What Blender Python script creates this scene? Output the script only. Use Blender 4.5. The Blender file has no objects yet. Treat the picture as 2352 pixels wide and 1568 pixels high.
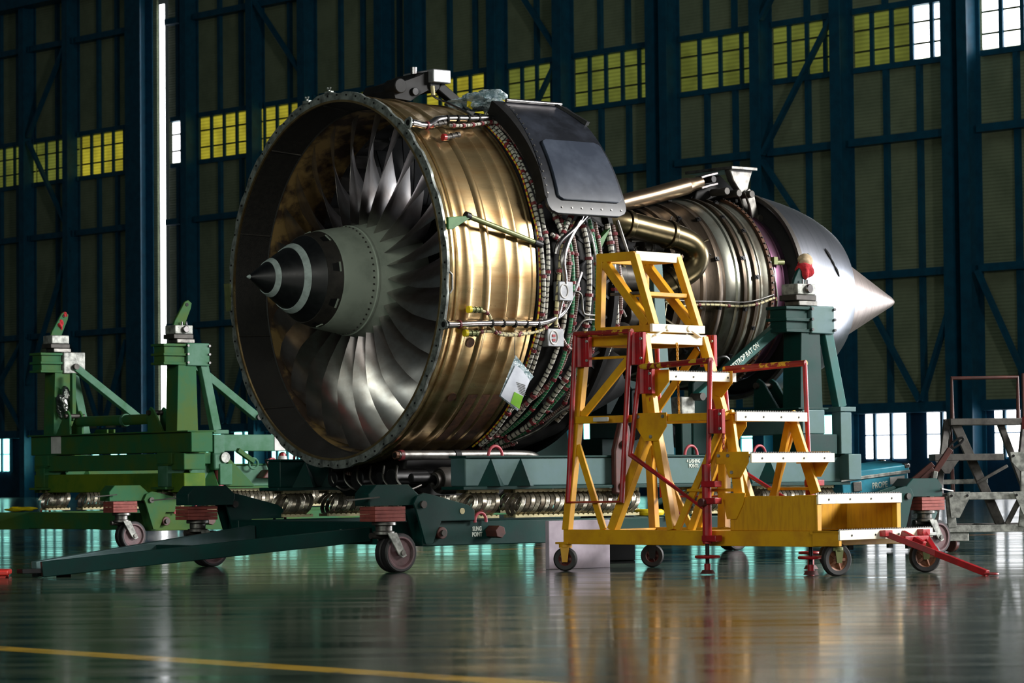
import bpy, math, random
from mathutils import Vector, Matrix
from mathutils.geometry import tessellate_polygon
random.seed(7)
sc = bpy.context.scene
COL = sc.collection
PI = math.pi

# ------------------------------------------------------------------ camera
F_PX, W_PX, H_PX = 7000.0, 2352.0, 1568.0
PITCH, ROLL, CAM_H = math.atan((1093.0-784.0)/F_PX), 0.010, 0.655
cd = bpy.data.cameras.new('camera'); cam = bpy.data.objects.new('camera', cd); COL.objects.link(cam)
cd.sensor_fit = 'HORIZONTAL'; cd.sensor_width = 36.0; cd.lens = 36.0*F_PX/W_PX
cd.clip_end = 400
f = Vector((0, math.cos(PITCH), math.sin(PITCH))); r = Vector((1, 0, 0)); u = r.cross(f)
r2 = r*math.cos(ROLL)-u*math.sin(ROLL); u2 = r*math.sin(ROLL)+u*math.cos(ROLL)
m = Matrix((r2, u2, -f)).transposed().to_4x4(); m.translation = Vector((0, 0, CAM_H)); cam.matrix_world = m
cd.dof.use_dof = True; cd.dof.focus_distance = 22.0; cd.dof.aperture_fstop = 9.0
sc.camera = cam

# ------------------------------------------------------------------ world, lights, exposure
sc.view_settings.view_transform = 'Standard'; sc.view_settings.look = 'None'
sc.view_settings.gamma = 1.0; sc.view_settings.use_curve_mapping = False
sc.view_settings.exposure = 0.0
wd_ = bpy.data.worlds.new('hangar_air'); sc.world = wd_; wd_.use_nodes = True
bg = wd_.node_tree.nodes['Background']; bg.inputs[0].default_value = (0.62, 0.80, 0.80, 1); bg.inputs[1].default_value = 0.028

def area(name, loc, target, sx, sy, power, color=(1, 1, 1)):
    ld = bpy.data.lights.new(name, 'AREA'); ld.shape = 'RECTANGLE'; ld.size = sx; ld.size_y = sy
    ld.energy = power; ld.color = color
    o = bpy.data.objects.new(name, ld); COL.objects.link(o); o.location = loc
    o.rotation_euler = (Vector(target)-Vector(loc)).to_track_quat('-Z', 'Y').to_euler()
    return o
area('key_from_right', (20.5, 20.0, 10.0), (1.2, 23.0, 1.6), 7, 4, 8600, (1.0, 0.98, 0.94))  # key light for an unseen source high on the right; no door built
area('low_rear_fill', (24.0, 34.0, 4.0), (2.5, 24.5, 1.4), 9, 6, 5200, (0.94, 0.97, 1.0))  # added low light at right rear, raises highlights on the fan blades
area('front_fill', (5.0, -7.0, 9.0), (-0.5, 23.0, 1.8), 10, 6, 1100, (1.0, 0.98, 0.90))  # added fill from behind the camera for hub, blades and case
area('left_fill', (-14.0, -2.0, 8.0), (-2.5, 25.0, 1.2), 12, 7, 1500, (0.92, 1.0, 0.88))  # added broad fill from the left for faces turned away from the key
area('door_wall_wash', (2.0, 66.0, 25.0), (-3.0, 104.0, 9.0), 40, 4, 560, (0.86, 1.0, 0.92))  # added wash that lifts the dark door wall

# ------------------------------------------------------------------ materials
def lin(c):
    o = []
    for x in c:
        x /= 255.0
        o.append(x/12.92 if x <= 0.04045 else ((x+0.055)/1.055)**2.4)
    return (*o, 1.0)
def mat(name, col, rough=0.5, metal=0.0, col2=None, scale=6.0, stretch=(1, 1, 1), lo=0.4, hi=0.65, bump=0.0, bscale=40.0, rvar=0.1, spec=0.5, coat=0.0):
    mt = bpy.data.materials.new(name); mt.use_nodes = True
    nt = mt.node_tree; N = nt.nodes; L = nt.links; b = N['Principled BSDF']
    b.inputs['Metallic'].default_value = metal; b.inputs['Specular IOR Level'].default_value = spec
    b.inputs['Coat Weight'].default_value = coat
    tc = N.new('ShaderNodeTexCoord'); mp = N.new('ShaderNodeMapping'); mp.inputs['Scale'].default_value = stretch
    L.new(tc.outputs['Object'], mp.inputs[0])
    nz = N.new('ShaderNodeTexNoise'); nz.inputs['Scale'].default_value = scale; nz.inputs['Detail'].default_value = 5; nz.inputs['Roughness'].default_value = 0.62
    L.new(mp.outputs[0], nz.inputs['Vector'])
    rmp = N.new('ShaderNodeMapRange'); rmp.inputs[1].default_value = lo; rmp.inputs[2].default_value = hi
    L.new(nz.outputs['Fac'], rmp.inputs[0])
    mx = N.new('ShaderNodeMix'); mx.data_type = 'RGBA'
    mx.inputs[6].default_value = lin(col); mx.inputs[7].default_value = lin(col2 if col2 else tuple(x*0.82 for x in col))
    L.new(rmp.outputs[0], mx.inputs[0]); L.new(mx.outputs[2], b.inputs['Base Color'])
    rr = N.new('ShaderNodeMapRange'); rr.inputs[3].default_value = max(0.03, rough-rvar); rr.inputs[4].default_value = min(1, rough+rvar)
    L.new(nz.outputs['Fac'], rr.inputs[0]); L.new(rr.outputs[0], b.inputs['Roughness'])
    if bump > 0:
        n2 = N.new('ShaderNodeTexNoise'); n2.inputs['Scale'].default_value = bscale; n2.inputs['Detail'].default_value = 3
        L.new(mp.outputs[0], n2.inputs['Vector'])
        bp = N.new('ShaderNodeBump'); bp.inputs['Strength'].default_value = bump; bp.inputs['Distance'].default_value = 0.01
        L.new(n2.outputs['Fac'], bp.inputs['Height']); L.new(bp.outputs[0], b.inputs['Normal'])
    mt['_out'] = mx.name
    return mt
def emis(name, col, strength):
    mt = bpy.data.materials.new(name); mt.use_nodes = True; b = mt.node_tree.nodes['Principled BSDF']
    b.inputs['Base Color'].default_value = (0.02, 0.02, 0.02, 1); b.inputs['Roughness'].default_value = 0.4
    b.inputs['Emission Color'].default_value = lin(col); b.inputs['Emission Strength'].default_value = strength
    return mt

M = {}
M['gold'] = mat('bronze_case', (192, 166, 122), 0.30, 0.92, (152, 118, 76), 3.0, (0.6, 3.0, 3.0), 0.42, 0.72, 0.05, 5, 0.10)
M['flange_grey'] = mat('grey_flange', (150, 156, 152), 0.5, 0.6, (84, 88, 86), 14)
M['black_liner'] = mat('black_liner', (26, 24, 23), 0.6, 0.0, (34, 31, 28), 30, bump=0.2, bscale=120)
M['rub'] = mat('rub_strip', (132, 106, 62), 0.66, 0.1, (54, 38, 25), 5, lo=0.42, hi=0.56)
M['blade'] = mat('titanium_blade', (190, 186, 186), 0.29, 0.98, (136, 120, 110), 4, (1, 1, 1), 0.4, 0.75, 0.0, 30, 0.04)
M['black_paint'] = mat('black_paint', (14, 15, 18), 0.42, 0.0, (20, 21, 24), 20)
M['white_ring'] = mat('white_paint', (176, 190, 188), 0.5, 0.0, (150, 162, 160), 20)
M['hub'] = mat('grey_hub', (164, 174, 160), 0.5, 0.15, (128, 138, 126), 5, (1, 1, 1), 0.45, 0.8)
M['dark_ring'] = mat('dark_titanium', (70, 66, 62), 0.5, 0.5, (52, 50, 48), 10)
M['dark'] = mat('dark_metal', (34, 34, 36), 0.5, 0.5, (22, 22, 24), 8)
M['black'] = mat('black_metal', (16, 16, 17), 0.6, 0.0, (24, 24, 25), 9, spec=0.22)
M['panel_pad'] = mat('composite_pad_sheen', (48, 54, 66), 0.34, 0.0, (70, 77, 90), 3.5, (1, 1, 1), 0.45, 0.8, 0.03, 12, 0.08)  # panel composite, lightened for the reflection on its raised pad
M['panel'] = mat('composite_black', (22, 24, 30), 0.36, 0.0, (44, 48, 58), 3.5, (1, 1, 1), 0.45, 0.75, 0.03, 12, 0.08)
M['steel'] = mat('steel', (168, 164, 166), 0.25, 1.0, (130, 126, 126), 9, rvar=0.06)
M['steel_dull'] = mat('dull_steel', (130, 128, 124), 0.42, 0.9, (84, 82, 80), 12)
M['brownsteel'] = mat('heat_brown_steel', (92, 80, 68), 0.40, 0.85, (56, 48, 40), 3.5, (4, 1, 1))
M['casing_silver'] = mat('heat_silver_case', (146, 148, 138), 0.36, 0.85, (104, 96, 84), 3.0, (1.5, 1, 1))
M['rust'] = mat('rusty_flange', (92, 62, 44), 0.6, 0.5, (60, 42, 32), 20)
M['purple'] = mat('heat_purple_case', (112, 74, 100), 0.38, 0.8, (84, 66, 74), 4)
M['nozzle'] = mat('spun_nozzle', (186, 190, 200), 0.30, 1.0, (156, 158, 168), 2.2, (12, 0.7, 0.7), 0.35, 0.7, 0.03, 2.2, 0.07)
M['plug'] = mat('plug_metal', (164, 152, 148), 0.42, 0.85, (140, 130, 126), 4, (6, 1, 1))
M['duct'] = mat('bronze_duct', (112, 100, 74), 0.30, 0.95, (84, 74, 54), 5)
M['strutmetal'] = mat('strut_metal', (150, 132, 108), 0.30, 0.95, (112, 92, 76), 5, (0.6, 3, 3))
M['green_rod'] = mat('olive_rod', (112, 118, 76), 0.4, 0.4, (92, 98, 62), 10)
M['green_part'] = mat('green_bracket', (60, 112, 52), 0.5, 0.0, (46, 92, 42), 10)
M['stand'] = mat('dark_green_paint', (6, 52, 48), 0.40, 0.0, (12, 42, 40), 5, lo=0.4, hi=0.7, bump=0.04, bscale=30, spec=0.28)
M['stand_mid'] = mat('mid_green_paint', (24, 88, 84), 0.45, 0.0, (36, 76, 72), 5, spec=0.35)
M['stand_pale'] = mat('pale_lit_green_paint', (74, 102, 106), 0.42, 0.1, (60, 92, 88), 5, lo=0.35, hi=0.65)  # pale parts, and the lit tone of the near cradle and bridge beams
M['stand2'] = mat('light_green_paint', (38, 90, 56), 0.6, 0.0, (64, 90, 38), 2.6, lo=0.4, hi=0.62, bump=0.04, bscale=30, spec=0.15)
M['stand2_pale'] = mat('pale_green_paint', (74, 114, 94), 0.58, 0.0, (52, 100, 70), 5, spec=0.22)
M['stand2_yellow'] = mat('yellow_green_paint', (96, 116, 28), 0.6, 0.0, (62, 98, 34), 2.2, lo=0.4, hi=0.62, spec=0.15)
M['wood'] = mat('red_block', (140, 66, 58), 0.7, 0.0, (116, 52, 46), 14)
M['tyre'] = mat('black_rubber', (24, 23, 25), 0.6, 0.0, (34, 31, 33), 12)
M['wheel'] = mat('plum_wheel', (98, 70, 74), 0.5, 0.0, (72, 52, 54), 12)
M['orange_wheel'] = mat('rust_orange_hub', (134, 82, 52), 0.55, 0.1, (92, 56, 38), 16)
M['redhub'] = mat('dark_red_hub', (84, 34, 32), 0.55, 0.0, (60, 28, 28), 16)
M['rope'] = mat('wire_rope', (178, 170, 154), 0.32, 0.85, (126, 120, 108), 30)
M['cream'] = mat('cream_bar', (182, 172, 130), 0.5, 0.2, (150, 142, 106), 14)
M['yellow'] = mat('yellow_paint', (216, 158, 18), 0.45, 0.0, (190, 128, 20), 5, lo=0.42, hi=0.7, bump=0.03, bscale=30)
M['yellow_worn'] = mat('streaked_yellow_paint', (210, 152, 18), 0.5, 0.0, (176, 116, 16), 9, (5, 5, 0.7), 0.45, 0.8)
M['treadlip'] = mat('lit_tread_face', (248, 240, 218), 0.45, 0.0, (232, 204, 130), 7, lo=0.55, hi=0.8)  # cream-white puts the overexposed light on front faces into the colour
M['red'] = mat('red_paint', (168, 26, 34), 0.36, 0.0, (126, 24, 30), 8, spec=0.6)
M['pinkred'] = mat('rose_ring', (184, 72, 84), 0.45, 0.0, (150, 54, 64), 10)
M['redyellow'] = mat('chipped_red_yellow', (128, 24, 26), 0.5, 0.0, (206, 160, 40), 14, (1, 1, 1), 0.52, 0.56)
M['brownred'] = mat('brown_lever', (82, 40, 34), 0.5, 0.0, (58, 30, 26), 9)
M['galv'] = mat('galvanised', (168, 170, 164), 0.5, 0.35, (108, 110, 106), 16, lo=0.4, hi=0.62)
M['grey_dark'] = mat('weathered_shaded_grey', (92, 90, 86), 0.55, 0.2, (62, 58, 58), 12)
M['tealbox'] = mat('teal_box', (34, 128, 150), 0.45, 0.0, (28, 108, 128), 9)
M['paper'] = mat('paper', (206, 212, 224), 0.7, 0.0, (190, 196, 210), 10)
M['lime'] = mat('lime_print', (124, 190, 34), 0.7, 0.0, (112, 176, 30), 10)
M['film'] = mat('plastic_film', (176, 190, 198), 0.16, 0.0, (112, 134, 140), 22, lo=0.45, hi=0.55, bump=0.8, bscale=30, spec=0.8)
M['foil'] = mat('foil', (190, 192, 190), 0.2, 1.0, (120, 122, 120), 20, bump=1.0, bscale=40)
M['tape'] = mat('yellow_tape', (232, 208, 20), 0.5, 0.0, (206, 184, 18), 10)
M['redcloth'] = mat('red_cloth', (188, 34, 44), 0.85, 0.0, (140, 24, 32), 20, bump=0.5, bscale=60)
M['beigecloth'] = mat('beige_cloth', (190, 170, 140), 0.9, 0.0, (160, 140, 112), 20)
M['white'] = mat('off_white', (206, 204, 202), 0.5, 0.0, (180, 178, 176), 9)
M['lavender'] = mat('lavender_panel', (176, 164, 178), 0.6, 0.0, (160, 148, 162), 9)
M['boxgrey'] = mat('grey_box', (146, 148, 152), 0.42, 0.6, (118, 120, 124), 9)
M['clamp'] = mat('red_clamp', (116, 32, 40), 0.5, 0.0, (86, 24, 30), 20)
M['blueframe'] = mat('blue_steel', (8, 84, 112), 0.5, 0.0, (8, 70, 96), 3)
M['blueplate'] = mat('blue_sheet', (10, 60, 92), 0.5, 0.0, (10, 48, 74), 1.2)
M['coneplastic'] = mat('red_plastic', (226, 58, 48), 0.5, 0.0, (206, 48, 42), 9)
M['stencil'] = mat('stencil_white', (206, 214, 206), 0.6, 0.0, (170, 180, 170), 30)
M['cable_white'] = None
def cable_mat(name, c1, c2, freq, duty):
    mt = bpy.data.materials.new(name); mt.use_nodes = True; N = mt.node_tree.nodes; L = mt.node_tree.links; b = N['Principled BSDF']
    at = N.new('ShaderNodeAttribute'); at.attribute_name = 'along'
    ma = N.new('ShaderNodeMath'); ma.operation = 'MULTIPLY'; ma.inputs[1].default_value = freq; L.new(at.outputs['Fac'], ma.inputs[0])
    tc = N.new('ShaderNodeTexCoord'); nz = N.new('ShaderNodeTexNoise'); nz.inputs['Scale'].default_value = 18; L.new(tc.outputs['Object'], nz.inputs['Vector'])
    ad = N.new('ShaderNodeMath'); ad.operation = 'ADD'; L.new(ma.outputs[0], ad.inputs[0])
    m2 = N.new('ShaderNodeMath'); m2.operation = 'MULTIPLY'; m2.inputs[1].default_value = 1.2; L.new(nz.outputs['Fac'], m2.inputs[0]); L.new(m2.outputs[0], ad.inputs[1])
    fr = N.new('ShaderNodeMath'); fr.operation = 'FRACT'; L.new(ad.outputs[0], fr.inputs[0])
    gt = N.new('ShaderNodeMath'); gt.operation = 'GREATER_THAN'; gt.inputs[1].default_value = duty; L.new(fr.outputs[0], gt.inputs[0])
    mx = N.new('ShaderNodeMix'); mx.data_type = 'RGBA'; mx.inputs[6].default_value = lin(c1); mx.inputs[7].default_value = lin(c2)
    L.new(gt.outputs[0], mx.inputs[0]); L.new(mx.outputs[2], b.inputs['Base Color']); b.inputs['Roughness'].default_value = 0.5
    return mt
M['cable_white'] = cable_mat('taped_white_cable', (176, 174, 164), (38, 34, 34), 26, 0.72)
M['cable_braid'] = cable_mat('braided_cable', (150, 138, 130), (84, 44, 42), 60, 0.5)
M['cable_green'] = cable_mat('green_cable', (30, 110, 70), (120, 140, 120), 40, 0.7)
M['cable_yellow'] = cable_mat('yellow_red_wire', (206, 176, 40), (150, 40, 36), 22, 0.6)
M['cable_cream'] = cable_mat('cream_cable', (186, 176, 132), (60, 50, 40), 22, 0.8)

# floor: polished dark green-grey concrete with painted yellow lines
def floor_mat():
    mt = bpy.data.materials.new('polished_floor'); mt.use_nodes = True; N = mt.node_tree.nodes; L = mt.node_tree.links; b = N['Principled BSDF']
    tc = N.new('ShaderNodeTexCoord')
    def noise(scale, detail=4, rot=None):
        n = N.new('ShaderNodeTexNoise'); n.inputs['Scale'].default_value = scale; n.inputs['Detail'].default_value = detail
        if rot:
            mp = N.new('ShaderNodeMapping'); mp.inputs['Scale'].default_value = rot; L.new(tc.outputs['Object'], mp.inputs[0]); L.new(mp.outputs[0], n.inputs['Vector'])
        else: L.new(tc.outputs['Object'], n.inputs['Vector'])
        return n
    n1, n2, n3 = noise(0.5, 3, (0.35, 1.0, 1)), noise(2.0, 7, (0.30, 1.5, 1)), noise(9.0, 4)
    mx = N.new('ShaderNodeMix'); mx.data_type = 'RGBA'; mx.inputs[6].default_value = lin((26, 50, 43)); mx.inputs[7].default_value = lin((60, 72, 57))
    mr = N.new('ShaderNodeMapRange'); mr.inputs[1].default_value = 0.35; mr.inputs[2].default_value = 0.68; L.new(n2.outputs['Fac'], mr.inputs[0]); L.new(mr.outputs[0], mx.inputs[0])
    last = mx.outputs[2]
    sp = N.new('ShaderNodeSeparateXYZ'); L.new(tc.outputs['Object'], sp.inputs[0])
    for nx, ny, d0, hw, col in LINES:
        a = N.new('ShaderNodeMath'); a.operation = 'MULTIPLY'; a.inputs[1].default_value = nx; L.new(sp.outputs[0], a.inputs[0])
        c = N.new('ShaderNodeMath'); c.operation = 'MULTIPLY_ADD'; c.inputs[1].default_value = ny; L.new(sp.outputs[1], c.inputs[0]); L.new(a.outputs[0], c.inputs[2])
        s = N.new('ShaderNodeMath'); s.operation = 'SUBTRACT'; s.inputs[1].default_value = d0; L.new(c.outputs[0], s.inputs[0])
        ab = N.new('ShaderNodeMath'); ab.operation = 'ABSOLUTE'; L.new(s.outputs[0], ab.inputs[0])
        lt = N.new('ShaderNodeMath'); lt.operation = 'LESS_THAN'; lt.inputs[1].default_value = hw; L.new(ab.outputs[0], lt.inputs[0])
        wr = N.new('ShaderNodeMapRange'); wr.inputs[1].default_value = 0.3; wr.inputs[2].default_value = 0.42; L.new(n3.outputs['Fac'], wr.inputs[0])
        mu = N.new('ShaderNodeMath'); mu.operation = 'MULTIPLY'; L.new(lt.outputs[0], mu.inputs[0]); L.new(wr.outputs[0], mu.inputs[1])
        mm = N.new('ShaderNodeMix'); mm.data_type = 'RGBA'; mm.inputs[7].default_value = lin(col); L.new(mu.outputs[0], mm.inputs[0]); L.new(last, mm.inputs[6]); last = mm.outputs[2]
    L.new(last, b.inputs['Base Color'])
    r1 = N.new('ShaderNodeMapRange'); r1.inputs[1].default_value = 0.3; r1.inputs[2].default_value = 0.7; r1.inputs[3].default_value = 0.08; r1.inputs[4].default_value = 0.26
    L.new(n2.outputs['Fac'], r1.inputs[0]); L.new(r1.outputs[0], b.inputs['Roughness'])
    bp = N.new('ShaderNodeBump'); bp.inputs['Strength'].default_value = 0.10; bp.inputs['Distance'].default_value = 0.02
    L.new(n1.outputs['Fac'], bp.inputs['Height'])
    b2 = N.new('ShaderNodeBump'); b2.inputs['Strength'].default_value = 0.07; b2.inputs['Distance'].default_value = 0.01
    L.new(n2.outputs['Fac'], b2.inputs['Height']); L.new(bp.outputs[0], b2.inputs['Normal']); L.new(b2.outputs[0], b.inputs['Normal'])
    b.inputs['Specular IOR Level'].default_value = 0.6; b.inputs['Coat Weight'].default_value = 0.2; b.inputs['Coat Roughness'].default_value = 0.08
    return mt
LINES = [(0.745, 0.667, 6.50, 0.085, (196, 158, 56)), (-0.645, 0.764, 21.0, 0.10, (176, 116, 50))]
M['floor'] = floor_mat()
def clad_mat():
    mt = mat('ribbed_cladding', (150, 160, 128), 0.6, 0.0, (124, 136, 108), 0.8, (1, 1, 1), 0.4, 0.7)
    N = mt.node_tree.nodes; L = mt.node_tree.links; b = N['Principled BSDF']
    tc = N.new('ShaderNodeTexCoord'); wv = N.new('ShaderNodeTexWave'); wv.bands_direction = 'Z'; wv.inputs['Scale'].default_value = 3.2; wv.inputs['Distortion'].default_value = 0.15
    L.new(tc.outputs['Object'], wv.inputs['Vector'])
    bp = N.new('ShaderNodeBump'); bp.inputs['Strength'].default_value = 0.6; bp.inputs['Distance'].default_value = 0.03
    L.new(wv.outputs['Fac'], bp.inputs['Height']); L.new(bp.outputs[0], b.inputs['Normal'])
    return mt
M['clad'] = clad_mat()
def pane_mat(name, col, strength, blot=True):
    mt = emis(name, col, strength); N = mt.node_tree.nodes; L = mt.node_tree.links; b = N['Principled BSDF']
    tc = N.new('ShaderNodeTexCoord')
    wv = N.new('ShaderNodeTexWave'); wv.bands_direction = 'Z'; wv.inputs['Scale'].default_value = 2.6; L.new(tc.outputs['Object'], wv.inputs['Vector'])
    mr = N.new('ShaderNodeMapRange'); mr.inputs[3].default_value = 0.72 if blot else 1.0; mr.inputs[4].default_value = 1.0; L.new(wv.outputs['Fac'], mr.inputs[0])
    nz = N.new('ShaderNodeTexNoise'); nz.inputs['Scale'].default_value = 0.9; L.new(tc.outputs['Object'], nz.inputs['Vector'])
    m2 = N.new('ShaderNodeMapRange'); m2.inputs[1].default_value = 0.35; m2.inputs[2].default_value = 0.6; m2.inputs[3].default_value = 0.6 if blot else 1.0; m2.inputs[4].default_value = 1.0; L.new(nz.outputs['Fac'], m2.inputs[0])
    mu = N.new('ShaderNodeMath'); mu.operation = 'MULTIPLY'; L.new(mr.outputs[0], mu.inputs[0]); L.new(m2.outputs[0], mu.inputs[1])
    m3 = N.new('ShaderNodeMath'); m3.operation = 'MULTIPLY'; m3.inputs[1].default_value = strength; L.new(mu.outputs[0], m3.inputs[0]); L.new(m3.outputs[0], b.inputs['Emission Strength'])
    return mt
M['pane_y'] = pane_mat('yellow_tinted_pane', (198, 186, 54), 0.75)
M['pane_g'] = pane_mat('green_tinted_pane', (146, 156, 64), 0.46)
M['pane_w'] = pane_mat('clear_daylit_pane', (250, 252, 255), 4.5, False)
M['pane_lw'] = pane_mat('clear_daylit_low_pane', (164, 255, 240), 3.6, False)

# ------------------------------------------------------------------ mesh builder
class MB:
    def __init__(s): s.v = []; s.f = []; s.al = []; s.has_al = False
    def add(s, vs, fs, al=None):
        o = len(s.v); s.v += [tuple(x) for x in vs]; s.f += [tuple(i+o for i in q) for q in fs]
        s.al += list(al) if al else [0.0]*len(vs)
        if al: s.has_al = True
        return s
    def box(s, x0, x1, y0, y1, z0, z1):
        v = [(x, y, z) for x in (x0, x1) for y in (y0, y1) for z in (z0, z1)]
        return s.add(v, [(0, 1, 3, 2), (4, 6, 7, 5), (0, 4, 5, 1), (2, 3, 7, 6), (0, 2, 6, 4), (1, 5, 7, 3)])
    def bar(s, p, q, w, h, up=(0, 0, 1)):
        p = Vector(p); q = Vector(q); d = (q-p).normalized(); up = Vector(up)
        sd = d.cross(up)
        if sd.length < 1e-4: sd = d.cross(Vector((1, 0, 0)))
        sd.normalize(); u_ = sd.cross(d).normalized()
        v = [e+sd*(a*w/2)+u_*(b*h/2) for e in (p, q) for a in (-1, 1) for b in (-1, 1)]
        return s.add(v, [(0, 1, 3, 2), (4, 6, 7, 5), (0, 4, 5, 1), (2, 3, 7, 6), (0, 2, 6, 4), (1, 5, 7, 3)])
    def cyl(s, p, q, r, n=20, r_end=None, caps=True):
        p = Vector(p); q = Vector(q); d = (q-p).normalized(); a = d.orthogonal().normalized(); b = d.cross(a)
        re = r if r_end is None else r_end
        v = [p+(a*math.cos(2*PI*i/n)+b*math.sin(2*PI*i/n))*r for i in range(n)]+[q+(a*math.cos(2*PI*i/n)+b*math.sin(2*PI*i/n))*re for i in range(n)]
        fs = [(i, (i+1) % n, n+(i+1) % n, n+i) for i in range(n)]
        if caps: fs += [tuple(reversed(range(n))), tuple(range(n, 2*n))]
        return s.add(v, fs)
    def tube(s, pts, r, n=8, closed=False, caps=True, radii=None):
        P = [Vector(p) for p in pts]; m_ = len(P); T = []
        for i in range(m_):
            a = P[(i-1) % m_] if (closed or i > 0) else P[i]; b = P[(i+1) % m_] if (closed or i < m_-1) else P[i]
            T.append((b-a).normalized())
        nrm = T[0].orthogonal().normalized(); v = []; al = []; dist = 0
        for i in range(m_):
            if i > 0:
                ax = T[i-1].cross(T[i])
                if ax.length > 1e-7: nrm = Matrix.Rotation(T[i-1].angle(T[i]), 3, ax.normalized()) @ nrm
                dist += (P[i]-P[i-1]).length
            bn = T[i].cross(nrm); rr = radii[i] if radii else r
            for k in range(n):
                a = 2*PI*k/n; v.append(P[i]+(nrm*math.cos(a)+bn*math.sin(a))*rr); al.append(dist)
        fs = []
        for i in range(m_ if closed else m_-1):
            j = (i+1) % m_
            for k in range(n): fs.append((i*n+k, i*n+(k+1) % n, j*n+(k+1) % n, j*n+k))
        if caps and not closed: fs += [tuple(reversed(range(n))), tuple(range((m_-1)*n, m_*n))]
        return s.add(v, fs, al)
    def lathe(s, prof, n=96, a0=0.0, a1=2*PI, close_prof=False):
        full = abs(a1-a0-2*PI) < 1e-6; k = n if full else n+1; v = []
        for i in range(k):
            a = a0+(a1-a0)*i/n
            for x, r in prof: v.append((x, -r*math.cos(a), r*math.sin(a)))
        m_ = len(prof); fs = []
        for i in range(n):
            j = (i+1) % k
            for q in range(m_ if close_prof else m_-1):
                w = (q+1) % m_; fs.append((i*m_+q, i*m_+w, j*m_+w, j*m_+q))
        if close_prof and not full: fs += [tuple(range(m_)), tuple(reversed(range((k-1)*m_, k*m_)))]
        return s.add(v, fs)
    def prism(s, pts, axis, t0, t1):
        n = len(pts)
        def mk(p, t):
            return {'y': (p[0], t, p[1]), 'x': (t, p[0], p[1]), 'z': (p[0], p[1], t)}[axis]
        v = [mk(p, t0) for p in pts]+[mk(p, t1) for p in pts]
        tri = tessellate_polygon([[Vector((p[0], p[1], 0)) for p in pts]])
        fs = [tuple(t) for t in tri]+[tuple(n+i for i in reversed(t)) for t in tri]
        fs += [(i, n+i, n+(i+1) % n, (i+1) % n) for i in range(n)]
        return s.add(v, fs)
    def build(s, name, mt, parent=None, bevel=0.0, ang=38, seg=2):
        me = bpy.data.meshes.new(name); me.from_pydata(s.v, [], s.f)
        import bmesh
        bm = bmesh.new(); bm.from_mesh(me); bmesh.ops.recalc_face_normals(bm, faces=bm.faces); bm.to_mesh(me); bm.free()
        if s.has_al:
            at = me.attributes.new('along', 'FLOAT', 'POINT'); at.data.foreach_set('value', s.al)
        me.polygons.foreach_set('use_smooth', [True]*len(me.polygons)); me.set_sharp_from_angle(angle=math.radians(ang))
        me.materials.append(M[mt] if isinstance(mt, str) else mt)
        o = bpy.data.objects.new(name, me); COL.objects.link(o)
        if parent is not None: o.parent = parent
        if bevel > 0:
            b = o.modifiers.new('bevel', 'BEVEL'); b.width = bevel; b.segments = seg; b.limit_method = 'ANGLE'; b.angle_limit = math.radians(40)
        return o
def spline(pts, sub=6):
    P = [Vector(p) for p in pts]; out = []
    for i in range(len(P)-1):
        p0 = P[max(i-1, 0)]; p1 = P[i]; p2 = P[i+1]; p3 = P[min(i+2, len(P)-1)]
        for k in range(sub):
            t = k/sub
            out.append(0.5*((2*p1)+(p2-p0)*t+(2*p0-5*p1+4*p2-p3)*t*t+(3*p1-p0-3*p2+p3)*t**3))
    out.append(P[-1]); return out
def thing(name, loc, rot, label, cat, group=None):
    o = bpy.data.objects.new(name, None); COL.objects.link(o); o.location = loc; o.rotation_euler = (0, 0, rot); o.empty_display_size = 0.2
    o['label'] = label; o['category'] = cat
    if group: o['group'] = group
    return o
def tag(o, label, cat, group=None):
    o['label'] = label; o['category'] = cat
    if group: o['group'] = group
    return o
def struct(o): o['kind'] = 'structure'; return o
def note(o, label): o['label'] = label; return o
def lettering(text, size, mt, parent, loc, rot, name='stencil_lettering', align='CENTER', extrude=0.0015):
    cu = bpy.data.curves.new(name, 'FONT'); cu.body = text; cu.size = size; cu.align_x = align; cu.align_y = 'CENTER'; cu.extrude = extrude; cu.offset = .0012; cu.space_line = 0.95
    tmp = bpy.data.objects.new('tmp', cu); COL.objects.link(tmp)
    me = bpy.data.meshes.new_from_object(tmp.evaluated_get(bpy.context.evaluated_depsgraph_get()))
    bpy.data.objects.remove(tmp); me.materials.clear(); me.materials.append(M[mt])
    o = bpy.data.objects.new(name, me); COL.objects.link(o); o.parent = parent; o.location = loc; o.rotation_euler = rot; o.scale = (.72, 1, 1)
    return o

# ------------------------------------------------------------------ frames
ANG = 0.674                       # heading of the engine axis
OX, OY, AXZ = -1.3035, 22.2073, 2.097
DV = Vector((math.cos(ANG), math.sin(ANG), 0)); NV = Vector((math.sin(ANG), -math.cos(ANG), 0))
def EW(a, b, z): return Vector((OX, OY, 0))+DV*a+NV*b+Vector((0, 0, z))     # along the engine, towards its near side, up

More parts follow.
